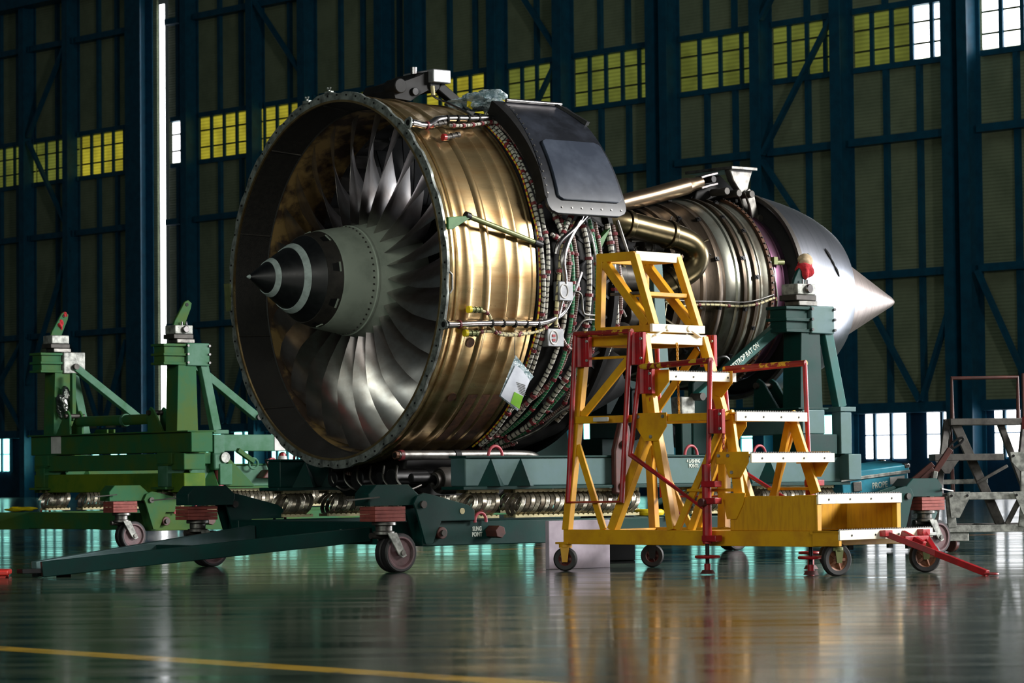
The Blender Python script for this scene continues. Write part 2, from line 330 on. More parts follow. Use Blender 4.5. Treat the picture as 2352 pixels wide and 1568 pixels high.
# ------------------------------------------------------------------ hangar: floor and sliding door leaves
fl = MB().box(-60, 60, -12, 130, -0.05, 0.0).build('floor', 'floor'); struct(fl)
WANG = math.atan2(-1.1, 1.0)
GIRTS = [(2.52, 0.30), (6.40, 0.22), (10.35, 0.22), (12.50, 0.16), (14.26, 0.18), (17.95, 0.22), (21.8, 0.22)]
def door_leaf(no, u0, u1, cols, bays, braces):
    root = bpy.data.objects.new('door_%d' % no, None); COL.objects.link(root); struct(root)
    root.matrix_world = Matrix.Translation((0, 101.0, 0)) @ Matrix.Rotation(WANG, 4, 'Z')
    MB().box(u0, u1, 0.0, 0.08, 2.4, 25).build('cladding', 'clad', root)
    MB().box(u0, u1, 0.0, 0.08, 0.0, 2.42).build('lower_panel', 'blueplate', root)
    for uc, w in cols:       # H columns: inner flange, web, outer flange
        c = MB(); c.box(uc-w/2, uc+w/2, -0.62, -0.56, 0, 25); c.box(uc-0.05, uc+0.05, -0.56, 0.0, 0, 25); c.box(uc-w/2, uc+w/2, -0.04, 0.0, 0, 25)
        c.build('column', 'blueframe', root)
    for b0, b1, kinds in bays:
        for z, h in GIRTS:
            dpt = 0.40 if h > 0.19 else 0.16
            MB().box(b0+0.05, b1-0.05, -dpt, 0.0, z-h/2, z+h/2).build('girt', 'blueframe', root)
        n = max(2, round((b1-b0)/1.28))
        for i in range(1, n):
            uu = b0+(b1-b0)*i/n
            for z0, z1 in ((2.67, 12.42), (14.35, 25)):
                MB().box(uu-0.08, uu+0.08, -0.14, 0.0, z0, z1).build('mullion', 'blueframe', root)
        if kinds:
            n = max(1, round((b1-b0)/0.80)); pw = (b1-b0)/n; groups = {}
            for i in range(n):
                k = kinds[min(i*len(kinds)//n, len(kinds)-1)]
                groups.setdefault(k, MB()).box(b0+i*pw+0.06, b0+(i+1)*pw-0.06, -0.05, -0.02, 12.62, 14.14)
                if i: MB().box(b0+i*pw-0.07, b0+i*pw+0.07, -0.12, 0.0, 12.58, 14.17).build('window_mullion', 'blueframe', root)
            for k, g in groups.items(): g.build('window_pane', {'y': 'pane_y', 'g': 'pane_g', 'w': 'pane_w'}[k], root)
            bars = MB()
            for zz in (13.05, 13.68): bars.box(b0+0.05, b1-0.05, -0.065, -0.05, zz-0.03, zz+0.03)
            bars.build('glazing_bar', 'green_rod', root)
        n = max(1, round((b1-b0)/0.62)); pw = (b1-b0)/n; g = MB(); fr = MB(); skip = random.randrange(2, 6)
        for i in range(n):
            if i % 6 == skip: continue
            x0 = b0+i*pw+(0.05 if i else 0.25); x1 = b0+(i+1)*pw-(0.05 if i < n-1 else 0.25)
            for z0, z1 in ((1.06, 1.72), (1.76, 2.36)): g.box(x0, x1, -0.04, -0.01, z0, z1)
            fr.box(x1-0.01, x1+0.09, -0.10, 0.0, 1.0, 2.4)
        g.build('window_pane', 'pane_w' if b0 > 15 else 'pane_lw', root); fr.build('window_mullion', 'blueframe', root)
    for p, q in braces:
        MB().bar((p[0], -0.5, p[1]), (q[0], -0.5, q[1]), 0.12, 0.17, (0, 1, 0)).build('brace', 'blueframe', root)
    return root
door_leaf(1, -37.0, -20.0, [(-36.2, .4), (-32.2, .35), (-28.45, .36), (-25.35, .36), (-20.75, 1.0)],
          [(-36, -32.1, 'g'), (-32.0, -28.2, 'g'), (-28.2, -25.1, 'g'), (-25.0, -21.3, 'y')],
          [((-25.4, 17.9), (-28.1, 14.4)), ((-28.1, 14.2), (-25.3, 10.5)), ((-25.3, 9.7), (-28.2, 4.5)), ((-32.1, 6.3), (-28.6, 2.7)), ((-32.1, 2.8), (-28.4, 6.4)), ((-25.0, 6.0), (-23.2, 2.7)), ((-21.4, 6.0), (-23.0, 2.7))])
door_leaf(2, -19.25, -5.2, [(-17.5, .36), (-13.45, .36), (-10.4, .40), (-6.1, .40)],
          [(-19.0, -18.05, 'w'), (-17.2, -13.3, 'y'), (-13.2, -10.2, 'y'), (-10.0, -6.3, 'y'), (-5.9, -5.2, '')],
          [((-13.2, 18.0), (-10.5, 15.1)), ((-17.0, 6.2), (-15.2, 2.7)), ((-13.4, 6.2), (-15.0, 2.7))])
door_leaf(3, -5.2, 7.5, [(-4.45, .45), (-0.25, .40), (2.95, .40), (7.2, .34)],
          [(-4.2, -0.3, 'y'), (0.0, 2.9, 'g'), (3.2, 7.0, 'g')],
          [((-0.1, 18.0), (2.9, 14.4)), ((2.9, 14.2), (0.1, 10.5)), ((0.1, 10.2), (2.9, 6.5))])
door_leaf(4, 7.55, 19.45, [(7.8, .34), (11.7, .40), (14.95, .40), (19.15, .36)],
          [(8.0, 11.6, 'g'), (11.95, 14.85, 'g'), (15.2, 19.0, 'gggwww')],
          [((11.9, 10.3), (14.8, 14.2)), ((11.9, 10.1), (14.8, 6.6)), ((14.7, 18), (11.9, 14.4)), ((16.0, 5.6), (17.9, 2.7)), ((18.0, 2.7), (19.1, 5.4))])
door_leaf(5, 19.5, 33.0, [(19.75, .36), (23.9, .4), (27.0, .4), (31.2, .4)],
          [(20.0, 23.8, 'w'), (24.1, 26.9, 'w'), (27.2, 31.1, 'w')],
          [((20.1, 6.3), (22.0, 2.7)), ((22.2, 2.7), (23.7, 6.3))])
gap = MB().box(-19.78, -19.50, -0.03, 0.02, 0.4, 18.75); go = gap.build('gap_glow_1', 'pane_w'); struct(go)  # glowing strip stands in for bright sky through the door gap
go.matrix_world = Matrix.Translation((0, 101.0, 0)) @ Matrix.Rotation(WANG, 4, 'Z')
tb = MB().box(-37, -19.9, -0.9, -0.2, 19.6, 20.2).build('trim_1', 'blueframe'); struct(tb); tb.matrix_world = go.matrix_world.copy()

# ------------------------------------------------------------------ jet engine
ENG = thing('jet_engine', (OX, OY, AXZ), ANG, 'large bare turbofan jet engine with bronze fan case mounted on the dark green stand', 'jet engine')
def P(a, phi, rr): p = math.radians(phi); return (a, -rr*math.cos(p), rr*math.sin(p))
def Q(a, b, c): return (a, -b, c)
def lathe(name, mt, prof, n=128, a0=0, a1=360, closed=False, parent=ENG, bevel=0, ang=30):
    return MB().lathe(prof, n, math.radians(a0), math.radians(a1), closed).build(name, mt, parent, bevel, ang)
fc = lathe('fan_case', 'gold', [(.025, 1.30), (.025, 1.336), (.06, 1.338), (.068, 1.352), (.082, 1.352), (.09, 1.338), (.105, 1.340), (.115, 1.356), (.13, 1.356), (.14, 1.340), (.17, 1.338),
      (.19, 1.346), (.215, 1.350), (.24, 1.346), (.26, 1.337), (.345, 1.336), (.362, 1.346), (.385, 1.350), (.405, 1.346), (.42, 1.336), (.53, 1.333), (.545, 1.339), (.57, 1.339), (.58, 1.332),
      (.645, 1.330), (.655, 1.335), (.675, 1.335), (.685, 1.329), (.79, 1.326), (.80, 1.334), (.83, 1.334), (.835, 1.30)], 160)
# heat-stained patch low on the case
lathe('repair_patch', 'rust', [(.45, 1.3355), (.45, 1.3375), (.78, 1.331), (.78, 1.327)], 24, -62, -40)
for aa, ph in ((.30, -22), (.31, -41), (.385, -42), (.12, -52), (.17, -66)):   # round repair marks
    mk = MB(); c = Vector(P(aa, ph, 1.339)); nn = Vector((0, c.y, c.z)).normalized(); mk.cyl(c-nn*.01, c+nn*.0035, .036, 24); mk.build('repair_mark', 'rust', ENG)
# front flange with scalloped rim and bolt holes
fm = MB(); NS = 360; vs = []; fs = []
def rimr(i):
    t = (i % 15)/15.0; return 1.378 if t < 0.55 else (1.366 if 0.62 < t < 0.92 else 1.372)
for i in range(NS):
    a = 2*PI*i/NS
    for x, rr in ((0.0, 1.312), (0.0, rimr(i)), (0.022, rimr(i)), (0.022, 1.312)): vs.append((x, -rr*math.cos(a), rr*math.sin(a)))
for i in range(NS):
    j = (i+1) % NS
    for q in range(4): w = (q+1) % 4; fs.append((i*4+q, i*4+w, j*4+w, j*4+q))
fm.add(vs, fs)
ff = fm.build('front_flange', 'flange_grey', ENG, 0, 40)
def ring_of(o, n, off=0.0, par=None):
    for i in range(n):
        q = o if i == 0 else o.copy()
        if i: COL.objects.link(q); q.parent = o.parent
        q.rotation_euler = (2*PI*i/n+off, 0, 0)
c = P(0, 2, 1.352); ring_of(MB().cyl((-.006, c[1], c[2]), (.001, c[1], c[2]), .007, 8).build('flange_bolt', 'black', ff), 72)
lathe('seal_ring', 'gold', [(-.004, 1.300), (-.004, 1.316), (.02, 1.316), (.02, 1.300)], 128, closed=True)
lathe('acoustic_liner', 'black_liner', [(0.0, 1.302), (0.02, 1.298), (.27, 1.272), (.275, 1.262)], 128)
for ph in (161, 196, 128, 225, 95):
    b = MB(); p0 = P(.01, ph, 1.294); p1 = P(.265, ph, 1.268); b.bar(p0, p1, .006, .008); b.build('liner_joint', 'dark_ring', ENG)
lathe('rub_strip', 'rub', [(.275, 1.266), (.32, 1.258), (.70, 1.250), (.72, 1.24)], 128)
# spinner
sp = lathe('nose_cone', 'black_paint', [(-.745, 0.0), (-.742, .008), (-.72, .018), (-.66, .060), (-.58, .114), (-.48, .178), (-.38, .236), (-.30, .282), (-.262, .313), (-.255, .305)], 96, ang=50)
lathe('painted_ring', 'white_ring', [(-.58, .1135), (-.582, .1185), (-.545, .141), (-.54, .1365)], 96, parent=sp)
lathe('painted_ring', 'white_ring', [(-.405, .222), (-.407, .2265), (-.362, .2535), (-.36, .248)], 96, parent=sp)
note(lathe('cone_tip', 'white_ring', [(-.752, 0.0), (-.75, .006), (-.728, .0165), (-.722, .014)], 40, parent=sp), 'small rubber tip, pale')
fr_ = lathe('spinner_fairing', 'dark_ring', [(-.262, .300), (-.262, .318), (-.24, .324), (-.15, .350), (-.142, .346)], 96)
for i in range(8):
    ph = i*45+12; c = MB(); pr = [( -.225, ph-4.5, .331), (-.225, ph+4.5, .331), (-.172, ph+6, .347), (-.172, ph-6, .347)]
    c.add([P(*q) for q in pr]+[P(q[0], q[1], q[2]-.03) for q in pr], [(0, 1, 2, 3), (4, 7, 6, 5), (0, 4, 5, 1), (1, 5, 6, 2), (2, 6, 7, 3), (3, 7, 4, 0)])
    c.build('fairing_pocket', 'black', fr_)
    lip = MB(); lip.bar(P(-.172, ph-6, .349), P(-.172, ph+6, .349), .012, .008); lip.build('pocket_lip', 'hub', fr_)
hb = lathe('fan_hub', 'hub', [(-.146, .338), (-.146, .352), (-.13, .358), (.0, .380), (.115, .397), (.122, .404), (.135, .404), (.14, .398), (.30, .430), (.55, .455)], 128)
c = Vector(P(.085, 0, .391)); nn = Vector((0, c.y, c.z)).normalized(); ring_of(MB().cyl(c, c+nn*.008, .0065, 8).build('hub_bolt', 'dark_ring', hb), 52)
# fan blades: wide chord, twisted
def fan_blade_mesh():
    st = [(.385, .20, .35, 8, 0.0), (.50, .180, .39, 18, 0.0), (.65, .165, .43, 30, 0.0), (.80, .165, .45, 41, .0), (.95, .19, .45, 51, -.01), (1.10, .235, .45, 57, -.02), (1.20, .28, .43, 60, -.03), (1.243, .30, .42, 62, -.03)]
    NC = 13; vs = []; fs = []; rows = []
    import bisect
    K = 22
    for k in range(K):
        rr = .385+(1.243-.385)*k/(K-1)
        j = min(max(bisect.bisect_right([q[0] for q in st], rr)-1, 0), len(st)-2); t = (rr-st[j][0])/(st[j+1][0]-st[j][0])
        le, ch, be, sk = [st[j][i]*(1-t)+st[j+1][i]*t for i in range(1, 5)]
        be = math.radians(be); thk = .016*(1-.55*(rr-.385)/.86)
        row = []
        for side in (1, -1):
            for i in range(NC):
                s_ = i/(NC-1); s_ = s_ if side == 1 else 1-s_
                ca = .045*ch*4*s_*(1-s_)                    # camber
                th = side*thk*(math.sin(PI*min(1, s_**0.7))+.04)*.5
                ax = s_*ch; tn = ca+th
                x = le+ax*math.cos(be)-tn*math.sin(be)*1.0
                tg = -(ax-ch*.45)*math.sin(be)-tn*math.cos(be)+sk      # tangential, + = direction of +n at the top
                row.append((x, tg, rr))
        rows.append(row)
    nr = len(rows[0])
    for row in rows:
        for x, tg, rr in row:
            an = tg/rr; vs.append((x, -rr*math.sin(an), rr*math.cos(an)))
    for k in range(K-1):
        for i in range(nr): j = (i+1) % nr; fs.append((k*nr+i, k*nr+j, (k+1)*nr+j, (k+1)*nr+i))
    fs.append(tuple(range((K-1)*nr, K*nr)))
    return MB().add(vs, fs)
b0 = fan_blade_mesh().build('fan_blade', 'blade', ENG, 0, 60)
NBL = 26
for i in range(NBL):
    o = b0 if i == 0 else b0.copy()
    if i: COL.objects.link(o); o.parent = ENG
    o.rotation_euler = (2*PI*(i+.3)/NBL, 0, 0)
# guide vanes and the dark rear of the duct
v0 = MB()
v0.prism([(.80, .58), (1.0, .60), (1.10, 1.27), (.90, 1.27)], 'y', -.006, .006); v0 = v0.build('guide_vane', 'dark', ENG)
for i in range(44):
    o = v0 if i == 0 else v0.copy()
    if i: COL.objects.link(o); o.parent = ENG
    o.rotation_euler = (2*PI*i/44, 0, 0)
lathe('core_fairing', 'dark', [(1.75, .72), (1.5, .70), (1.2, .66), (.9, .60), (.72, .56), (.56, .46), (.55, .40)], 96)
for ph in (112, 124, 136, 150):
    c = MB(); c.bar(P(.73, ph-3, 1.16), P(.73, ph+3, 1.16), .16, .02, (0, 0, 1)); c.build('lining_bracket', 'dark_ring', ENG)
# rear fan case
rc = lathe('rear_fan_case', 'black', [(.83, 1.315), (.86, 1.315), (.87, 1.285), (1.15, 1.275), (1.16, 1.30), (1.19, 1.30), (1.20, 1.275), (1.58, 1.27), (1.59, 1.31), (1.63, 1.31), (1.64, 1.26), (1.2, 1.262), (.70, 1.256), (.70, 1.30)], 128)
# dark case stiffener cells
for i in range(12):
    ph = -70+i*12
    for sgn in (1, -1):
        MB().bar(P(1.24, ph, 1.279), P(1.56, ph+sgn*9, 1.275), .014, .02).build('case_rib', 'dark', ENG)
# composite cowl panel, closed shell with rounded lower corners and a raised pad
def shell(name, mt, a_min, a_max, ph0, ph1, r0, r1, rad, parent, steps=46, round_top=False, slant=0.0):
    mb = MB(); vs = []; fs = []; NA = 14
    for j in range(steps+1):
        ph = ph0+(ph1-ph0)*j/steps; sarc = math.radians(ph-ph0)*r1; inset = 0.0
        if sarc < rad: inset = rad-math.sqrt(max(0, rad*rad-(rad-sarc)**2))
        s2 = math.radians(ph1-ph)*r1
        if round_top and s2 < rad: inset = max(inset, rad-math.sqrt(max(0, rad*rad-(rad-s2)**2)))
        for i in range(NA+1):
            am = a_min+slant*(ph-ph0)/(ph1-ph0); a = am+inset+(a_max-am-2*inset)*i/NA
            vs.append(P(a, ph, r1)); vs.append(P(a, ph, r0))
    w = (NA+1)*2
    for j in range(steps):
        for i in range(NA):
            o = j*w+i*2; fs += [(o, o+2, o+w+2, o+w), (o+1, o+w+1, o+w+3, o+3)]
        o = j*w; fs.append((o, o+w, o+w+1, o+1)); o = j*w+NA*2; fs.append((o, o+1, o+w+1, o+w))
    for i in range(NA):
        o = i*2; fs.append((o, o+1, o+3, o+2)); o = steps*w+i*2; fs.append((o, o+2, o+3, o+1))
    return mb.add(vs, fs).build(name, mt, parent, .006, 40)
cp = shell('cowl_panel', 'panel', .86, 1.62, 16.5, 60.5, 1.470, 1.500, .10, ENG, slant=.15)
shell('raised_pad', 'panel_pad', .975, 1.585, 20.5, 41, 1.495, 1.519, .05, cp, 24, True, .06)
shell('edge_rim', 'black', .865, .90, 21, 60, 1.40, 1.503, .01, cp, 40, False, .14)
for i in range(23):
    c = Vector(P(1.0+i*.093, 18.4, 1.5) if i < 7 else P(.90+.0078*(i-7), 22.5+(i-7)*2.3, 1.5)); nn = Vector((0, c.y, c.z)).normalized(); MB().cyl(c, c+nn*.006, .0065, 8).build('panel_rivet', 'steel_dull', cp)
MB().cyl(P(1.03, 60, 1.515), P(1.56, 60.4, 1.515), .015, 14).build('top_rail', 'steel', cp)
MB().bar(P(1.52, 61.5, 1.505), P(1.63, 50, 1.51), .05, .03).build('edge_strip', 'dark', cp)
# core: casings towards the rear
lathe('core_casing', 'dark', [(1.70, .70), (1.9, .58), (2.3, .54), (2.6, .56), (2.82, .60), (2.85, .55)], 96)
lathe('forward_turbine_case', 'brownsteel', [(2.76, .50), (2.76, .665), (2.80, .672), (2.82, .69), (2.86, .69), (2.87, .672), (2.98, .694), (3.0, .712), (3.03, .712), (3.05, .70), (3.13, .718), (3.15, .732), (3.18, .732), (3.2, .722), (3.25, .735)], 128)
tc_ = lathe('turbine_case', 'casing_silver', [(3.22, .728), (3.25, .742), (3.31, .744), (3.32, .758), (3.345, .758), (3.355, .746), (3.43, .747), (3.44, .760), (3.46, .760), (3.47, .748), (3.56, .748), (3.57, .757), (3.585, .757), (3.60, .75), (3.635, .762), (3.66, .766), (3.66, .70)], 128)
lathe('cooling_band', 'brownsteel', [(3.375, .752), (3.375, .772), (3.405, .772), (3.405, .752)], 128, closed=True, parent=tc_)
lathe('cooling_band', 'brownsteel', [(3.50, .752), (3.50, .772), (3.53, .772), (3.53, .752)], 128, closed=True, parent=tc_)
for ar in (3.39, 3.515, 3.15, 2.95):
    for i in range(12):
        c = Vector(P(ar, i*30+(7 if ar > 3.45 else 18), .74 if ar > 3.2 else .705)); nn = Vector((0, c.y, c.z)).normalized(); bo = MB()
        bo.cyl(c, c+nn*.05, .012, 8); bo.bar(c+nn*.036-Vector((.02, 0, 0)), c+nn*.036+Vector((.02, 0, 0)), .03, .012, nn); bo.build('case_boss', 'dark', tc_)
rfl = lathe('rear_flange', 'rust', [(3.655, .70), (3.655, .785), (3.685, .785), (3.685, .70)], 128, closed=True)
c = Vector(P(3.67, 0, .785)); nn = Vector((0, c.y, c.z)).normalized(); ring_of(MB().cyl(c-nn*.004, c+nn*.010, .008, 6).build('flange_bolt', 'dark_ring', rfl), 90)
lathe('exhaust_ring', 'purple', [(3.68, .70), (3.70, .715), (3.76, .712), (3.765, .72), (3.78, .72), (3.785, .708), (3.86, .70), (3.865, .708), (3.88, .708), (3.885, .695), (3.98, .68), (4.05, .66)], 128)
lathe('mixer_shroud', 'black', [(3.93, .70), (3.95, .74), (4.0, .79), (4.10, .80)], 96)
nzl = lathe('exhaust_nozzle', 'nozzle', [(4.72, .600), (4.742, .617), (4.735, .632), (4.66, .668), (4.55, .712), (4.42, .752), (4.28, .785), (4.12, .815), (3.99, .833), (3.965, .838), (3.955, .828), (3.96, .80), (4.2, .77), (4.5, .70), (4.72, .600)], 160)
lathe('nozzle_lip', 'dark_ring', [(3.945, .815), (3.945, .842), (3.985, .843), (3.985, .835)], 128, parent=nzl)
st_ = MB(); st_.tube([P(4.33+.12*t, 27-17*t, .782-.034*t) for t in [i/8 for i in range(9)]], .010, 6, radii=[.004, .011, .013, .006, .010, .005, .012, .009, .004]); st_.build('dark_streak', 'black', nzl)
lathe('exhaust_plug', 'plug', [(4.35, .56), (4.72, .50), (4.80, .475), (5.70, .075), (5.77, .045), (5.81, .020), (5.822, 0.0)], 96, ang=60)
# big bronze air duct and elbow on the core
dm = MB(); dm.tube(spline([Q(1.85, .72, .47), Q(2.11, .8, .45), Q(2.40, .8, .41), Q(2.62, .8, .375), Q(2.78, .80, .325), Q(2.85, .80, .24), Q(2.82, .78, .14), Q(2.70, .74, .06), Q(2.56, .68, -.02), Q(2.45, .58, -.10)], 6), .098, 24); dd = dm.build('air_duct', 'duct', ENG)
for aa, bb, cc, a2, c2 in ((2.12, .8, .448, 2.17, .440), (2.55, .8, .388, 2.59, .380), (2.70, .74, .06, 2.665, .035)):
    MB().cyl(Q(aa, bb, cc), Q(a2, bb-.0 if bb > .78 else bb-.02, c2), .112, 24).build('duct_clamp', 'duct', dd, .006)
# thrust strut along the top
ts = MB(); ts.tube([Q(1.90, .25, .50), Q(2.35, .25, .615), Q(2.9, .25, .745), Q(3.25, .25, .835)], .068, 24); tso = ts.build('thrust_strut', 'strutmetal', ENG)
MB().tube([Q(3.25, .25, .835), Q(3.33, .25, .855), Q(3.40, .25, .872)], .068, 20, radii=[.068, .05, .05]).build('strut_neck', 'strutmetal', tso)
for s_ in (-1, 1):
    k = MB(); k.bar(Q(3.38, .25, .868+.042*s_), Q(3.56, .25, .912+.042*s_), .075, .024); k.build('strut_fork', 'steel', tso, .006)
MB().cyl(Q(3.50, .30, .90), Q(3.50, .20, .90), .026, 16).build('fork_pin', 'dark', tso)
# rear mount
rm = MB().prism([(3.66, 1.0), (3.90, 1.0), (3.90, .975), (3.87, .90), (3.84, .80), (3.80, .78), (3.74, .84), (3.69, .90), (3.66, .975)], 'y', -.32, -.25).build('rear_mount', 'steel_dull', ENG, .008)
MB().box(3.64, 3.92, -.36, .20, .985, 1.01).build('mount_plate', 'steel_dull', rm, .004)
MB().prism([(3.38, .74), (3.42, .86), (3.56, .92), (3.66, .95), (3.84, .82), (3.86, .74), (3.75, .70), (3.6, .76), (3.5, .73)], 'y', -.20, .24).build('mount_beam', 'black', rm, .01)
for s_, oy in ((0, -.36), (1, -.28)):
    MB().prism([(3.78, .80), (3.83, .84), (3.88, .80), (3.93, .62), (3.98, .50), (3.93, .46), (3.87, .55), (3.83, .70)], 'y', oy, oy+.025).build('mount_link', 'steel_dull', rm, .006)
for aa, cc in ((3.82, .79), (3.91, .60), (3.55, .80), (3.68, .79)):
    MB().cyl(Q(aa, .40, cc), Q(aa, .22, cc), .030, 16).build('mount_pin', 'dark_ring', rm, .004)
# forward mount on top of the fan case
fmn = MB().prism([(.56, 1.40), (.58, 1.34), (.72, 1.33), (.80, 1.38), (.88, 1.42), (.95, 1.41), (1.0, 1.47), (.99, 1.55), (.88, 1.56), (.80, 1.52), (.66, 1.47), (.60, 1.46)], 'y', -.22, .18).build('forward_mount', 'black', ENG, .012)
MB().box(.885, 1.05, -.28, .10, 1.475, 1.575).build('mount_block', 'boxgrey', fmn, .008)
MB().cyl(Q(.60, .26, 1.43), Q(.60, .12, 1.43), .055, 20).build('mount_eye', 'black', fmn, .006)
MB().cyl(Q(.93, .24, 1.46), Q(.93, .16, 1.46), .045, 20).build('mount_eye', 'black', fmn, .006)
MB().cyl(Q(.75, .24, 1.40), Q(.75, .20, 1.40), .03, 16).build('mount_eye', 'dark', fmn, .004)
MB().cyl(Q(.84, .1, 1.55), Q(.84, .1, 1.60), .025, 12).build('mount_bolt', 'steel', fmn)
MB().bar(Q(.98, .2, 1.46), Q(1.30, .2, 1.26), .07, .075).build('mount_link', 'black', fmn, .01)
for ph, a_ in ((96, .01), (84, .02), ):
    l = MB(); c = Vector(P(.012, ph+8, 1.37)); l.box(c.x-.012, c.x+.012, c.y-.04, c.y+.04, c.z-.01, c.z+.02)
    l.tube([(c.x, c.y+.018*math.cos(t), c.z+.05-.018*math.sin(t)+.0) for t in [PI*i/8 for i in range(9)]], .007, 6)
    l.bar((c.x, c.y, c.z+.01), (c.x, c.y, c.z+.035), .014, .014, (1, 0, 0)); l.build('lifting_lug', 'flange_grey', ENG)
tb_ = MB(); c = Vector(P(0, 176, 1.37)); tb_.prism([(-.02, .05), (.05, .03), (.05, -.03), (-.0, -.16)], 'y', c.y-.02, c.y+.05); note(tb_.build('side_tab', 'green_rod', ENG), 'small olive tab on the far rim')
# upper and lower metal anti-ice tubes over the fan case, and the olive brace rod
t1 = MB(); t1.tube(spline([P(-.01, 48.2, 1.425), P(.10, 48, 1.415), P(.17, 48.5, 1.41), P(.26, 51, 1.40), P(.34, 53, 1.40), P(.48, 54.2, 1.40), P(.68, 55.2, 1.40), P(.88, 56.5, 1.40), P(1.0, 58, 1.36)], 6), .024, 14); t1o = t1.build('bleed_tube', 'steel', ENG)
t2 = MB(); t2.tube(spline([P(-.01, -16, 1.395), P(.10, -16, 1.385), P(.3, -15.6, 1.375), P(.60, -15.2, 1.37), P(.86, -15, 1.37), P(1.0, -13.5, 1.36), P(1.1, -11, 1.34), P(1.18, -5, 1.33), P(1.25, 1, 1.32)], 6), .023, 14); t2o = t2.build('bleed_tube', 'steel', ENG)
for o, ph, rr in ((t1o, 48.2, 1.425), (t2o, -16, 1.395)):
    c = Vector(P(-.012, ph, rr)); k = MB(); nn = Vector((0, c.y, c.z)).normalized(); tt = Vector((0, -nn.z, nn.y))
    pts = []
    for i in range(3):
        for d_ in (-22, 0, 22):
            an = math.radians(90+i*120+d_); rad = .046 if d_ == 0 else .043; pts.append((rad*math.cos(an), rad*math.sin(an)))
    vs = [c+tt*x+nn*y+Vector((0, 0, 0)) for x, y in pts]+[c+tt*x+nn*y+Vector((.012, 0, 0)) for x, y in pts]
    k.add(vs, [tuple(range(9)), tuple(reversed(range(9, 18)))]+[(i, 9+i, 9+(i+1) % 9, (i+1) % 9) for i in range(9)]); k.build('tube_flange', 'flange_grey', o)
    MB().cyl(c-Vector((.002, 0, 0)), c+Vector((.02, 0, 0)), .021, 14).build('tube_bore', 'black', o)
    MB().cyl(Vector(P(.02, ph, rr-.001)), Vector(P(.10, ph, rr-.010)), .030, 16, .025).build('tube_cone', 'steel', o)
    for aa in ((.155,) if ph > 0 else (.13,)):
        MB().cyl(Vector(P(aa, ph, rr-.014)), Vector(P(aa+.015, ph, rr-.015)), .031, 14).build('tube_clamp', 'clamp', o)
    for q in range(5):
        aa = .42+q*.105; pp = (53.6+ (aa-.42)*6 if ph > 0 else -15.4); r_ = 1.40 if ph > 0 else 1.371
        MB().cyl(P(aa, pp, r_), P(aa+.014, pp, r_), .029, 14).build('tube_clamp', 'black', o)
gb = MB().prism([(-.005, 0), (.03, .0), (.19, .085), (.20, .105), (.16, .10), (-.005, .085)], 'y', -1.40, -1.375); gbo = gb.build('brace_bracket', 'green_part', ENG, .003); gbo.location = (0, 0, .275)
rod = MB(); rod.cyl(Q(.19, 1.378, .375), Q(.84, 1.335, .215), .020, 14); rodo = rod.build('brace_rod', 'green_rod', ENG)
MB().cyl(Q(.16, 1.38, .382), Q(.20, 1.378, .372), .028, 12).build('rod_end', 'dark', rodo); MB().cyl(Q(.81, 1.337, .222), Q(.88, 1.333, .205), .026, 12).build('rod_end', 'dark', rodo)
sl = MB(); sl.tube([Q(.012, 1.385, -.02), Q(.03, 1.392, -.04), Q(.03, 1.392, -.14), Q(.012, 1.385, -.17)], .008, 8); sl.build('flange_latch', 'steel_dull', ENG)
for o in [fmn]: o.location = (-.16, 0, .0)
# thin pipe from the forward mount
tp = MB(); tp.tube(spline([Q(.70, .30, 1.42), Q(.70, .32, 1.36), Q(.74, .45, 1.30), Q(.70, .72, 1.20), Q(.66, .82, 1.165), Q(.74, .79, 1.175), Q(.90, .77, 1.185), Q(1.05, .72, 1.22)], 6), .0085, 8); tp.build('sense_line', 'steel', ENG)
MB().cyl(Q(.70, .30, 1.44), Q(.70, .31, 1.37), .016, 12).build('line_fitting', 'cream', ENG)

# wiring harnesses wrapped round the case: (points (a, phi, r)), material, radius
def harness(pts, mt, rad, clamps, sub=5, offs=0.0):
    rad *= .86; pp = spline([P(*q) for q in pts], sub); h = MB().tube(pp, rad, 8); o = h.build('wiring_harness', mt, ENG)
    for i in range(clamps):
        t = (i+.5+offs)/clamps*(len(pp)-1); k = min(int(t), len(pp)-2); c = pp[k].lerp(pp[k+1], t-k); d_ = (pp[k+1]-pp[k]).normalized()
        MB().cyl(c-d_*.011, c+d_*.011, rad*1.5, 8).build('harness_clamp', 'clamp', o)
    return o
def down(a0, a1, p0, p1, rr=1.345, wob=.02, n=9, seed=0):
    rnd = random.Random(seed); return [(a0+(a1-a0)*i/(n-1)+rnd.uniform(-wob, wob), p0+(p1-p0)*i/(n-1), rr+rnd.uniform(-.008, .008)) for i in range(n)]
harness(down(.855, .86, 62, -66, 1.345, .006, 14, 1), 'cable_yellow', .008, 0)
harness(down(.875, .885, 62, -64, 1.350, .008, 14, 2), 'cable_white', .018, 11)
harness(down(.91, .93, 60, 8, 1.35, .012, 9, 3)+[(.92, -4, 1.35), (.93, -20, 1.345), (.92, -40, 1.345), (.90, -62, 1.34)], 'cable_white', .017, 9)
harness([(.90, 60, 1.37), (.95, 52, 1.37), (.96, 44, 1.36), (.98, 37, 1.36), (1.06, 33, 1.36), (1.09, 26, 1.36), (1.10, 14, 1.35), (1.12, 4, 1.36), (1.08, -6, 1.36), (1.02, -14, 1.36)], 'cable_braid', .018, 7)
harness([(.93, 62, 1.38), (.99, 54, 1.38), (1.01, 46, 1.37), (.99, 36, 1.37), (1.0, 26, 1.36), (1.05, 17, 1.36), (1.10, 8, 1.35), (1.10, -6, 1.34), (1.11, -18, 1.34), (1.07, -34, 1.34), (1.0, -52, 1.33), (.94, -66, 1.33)], 'cable_white', .020, 10)
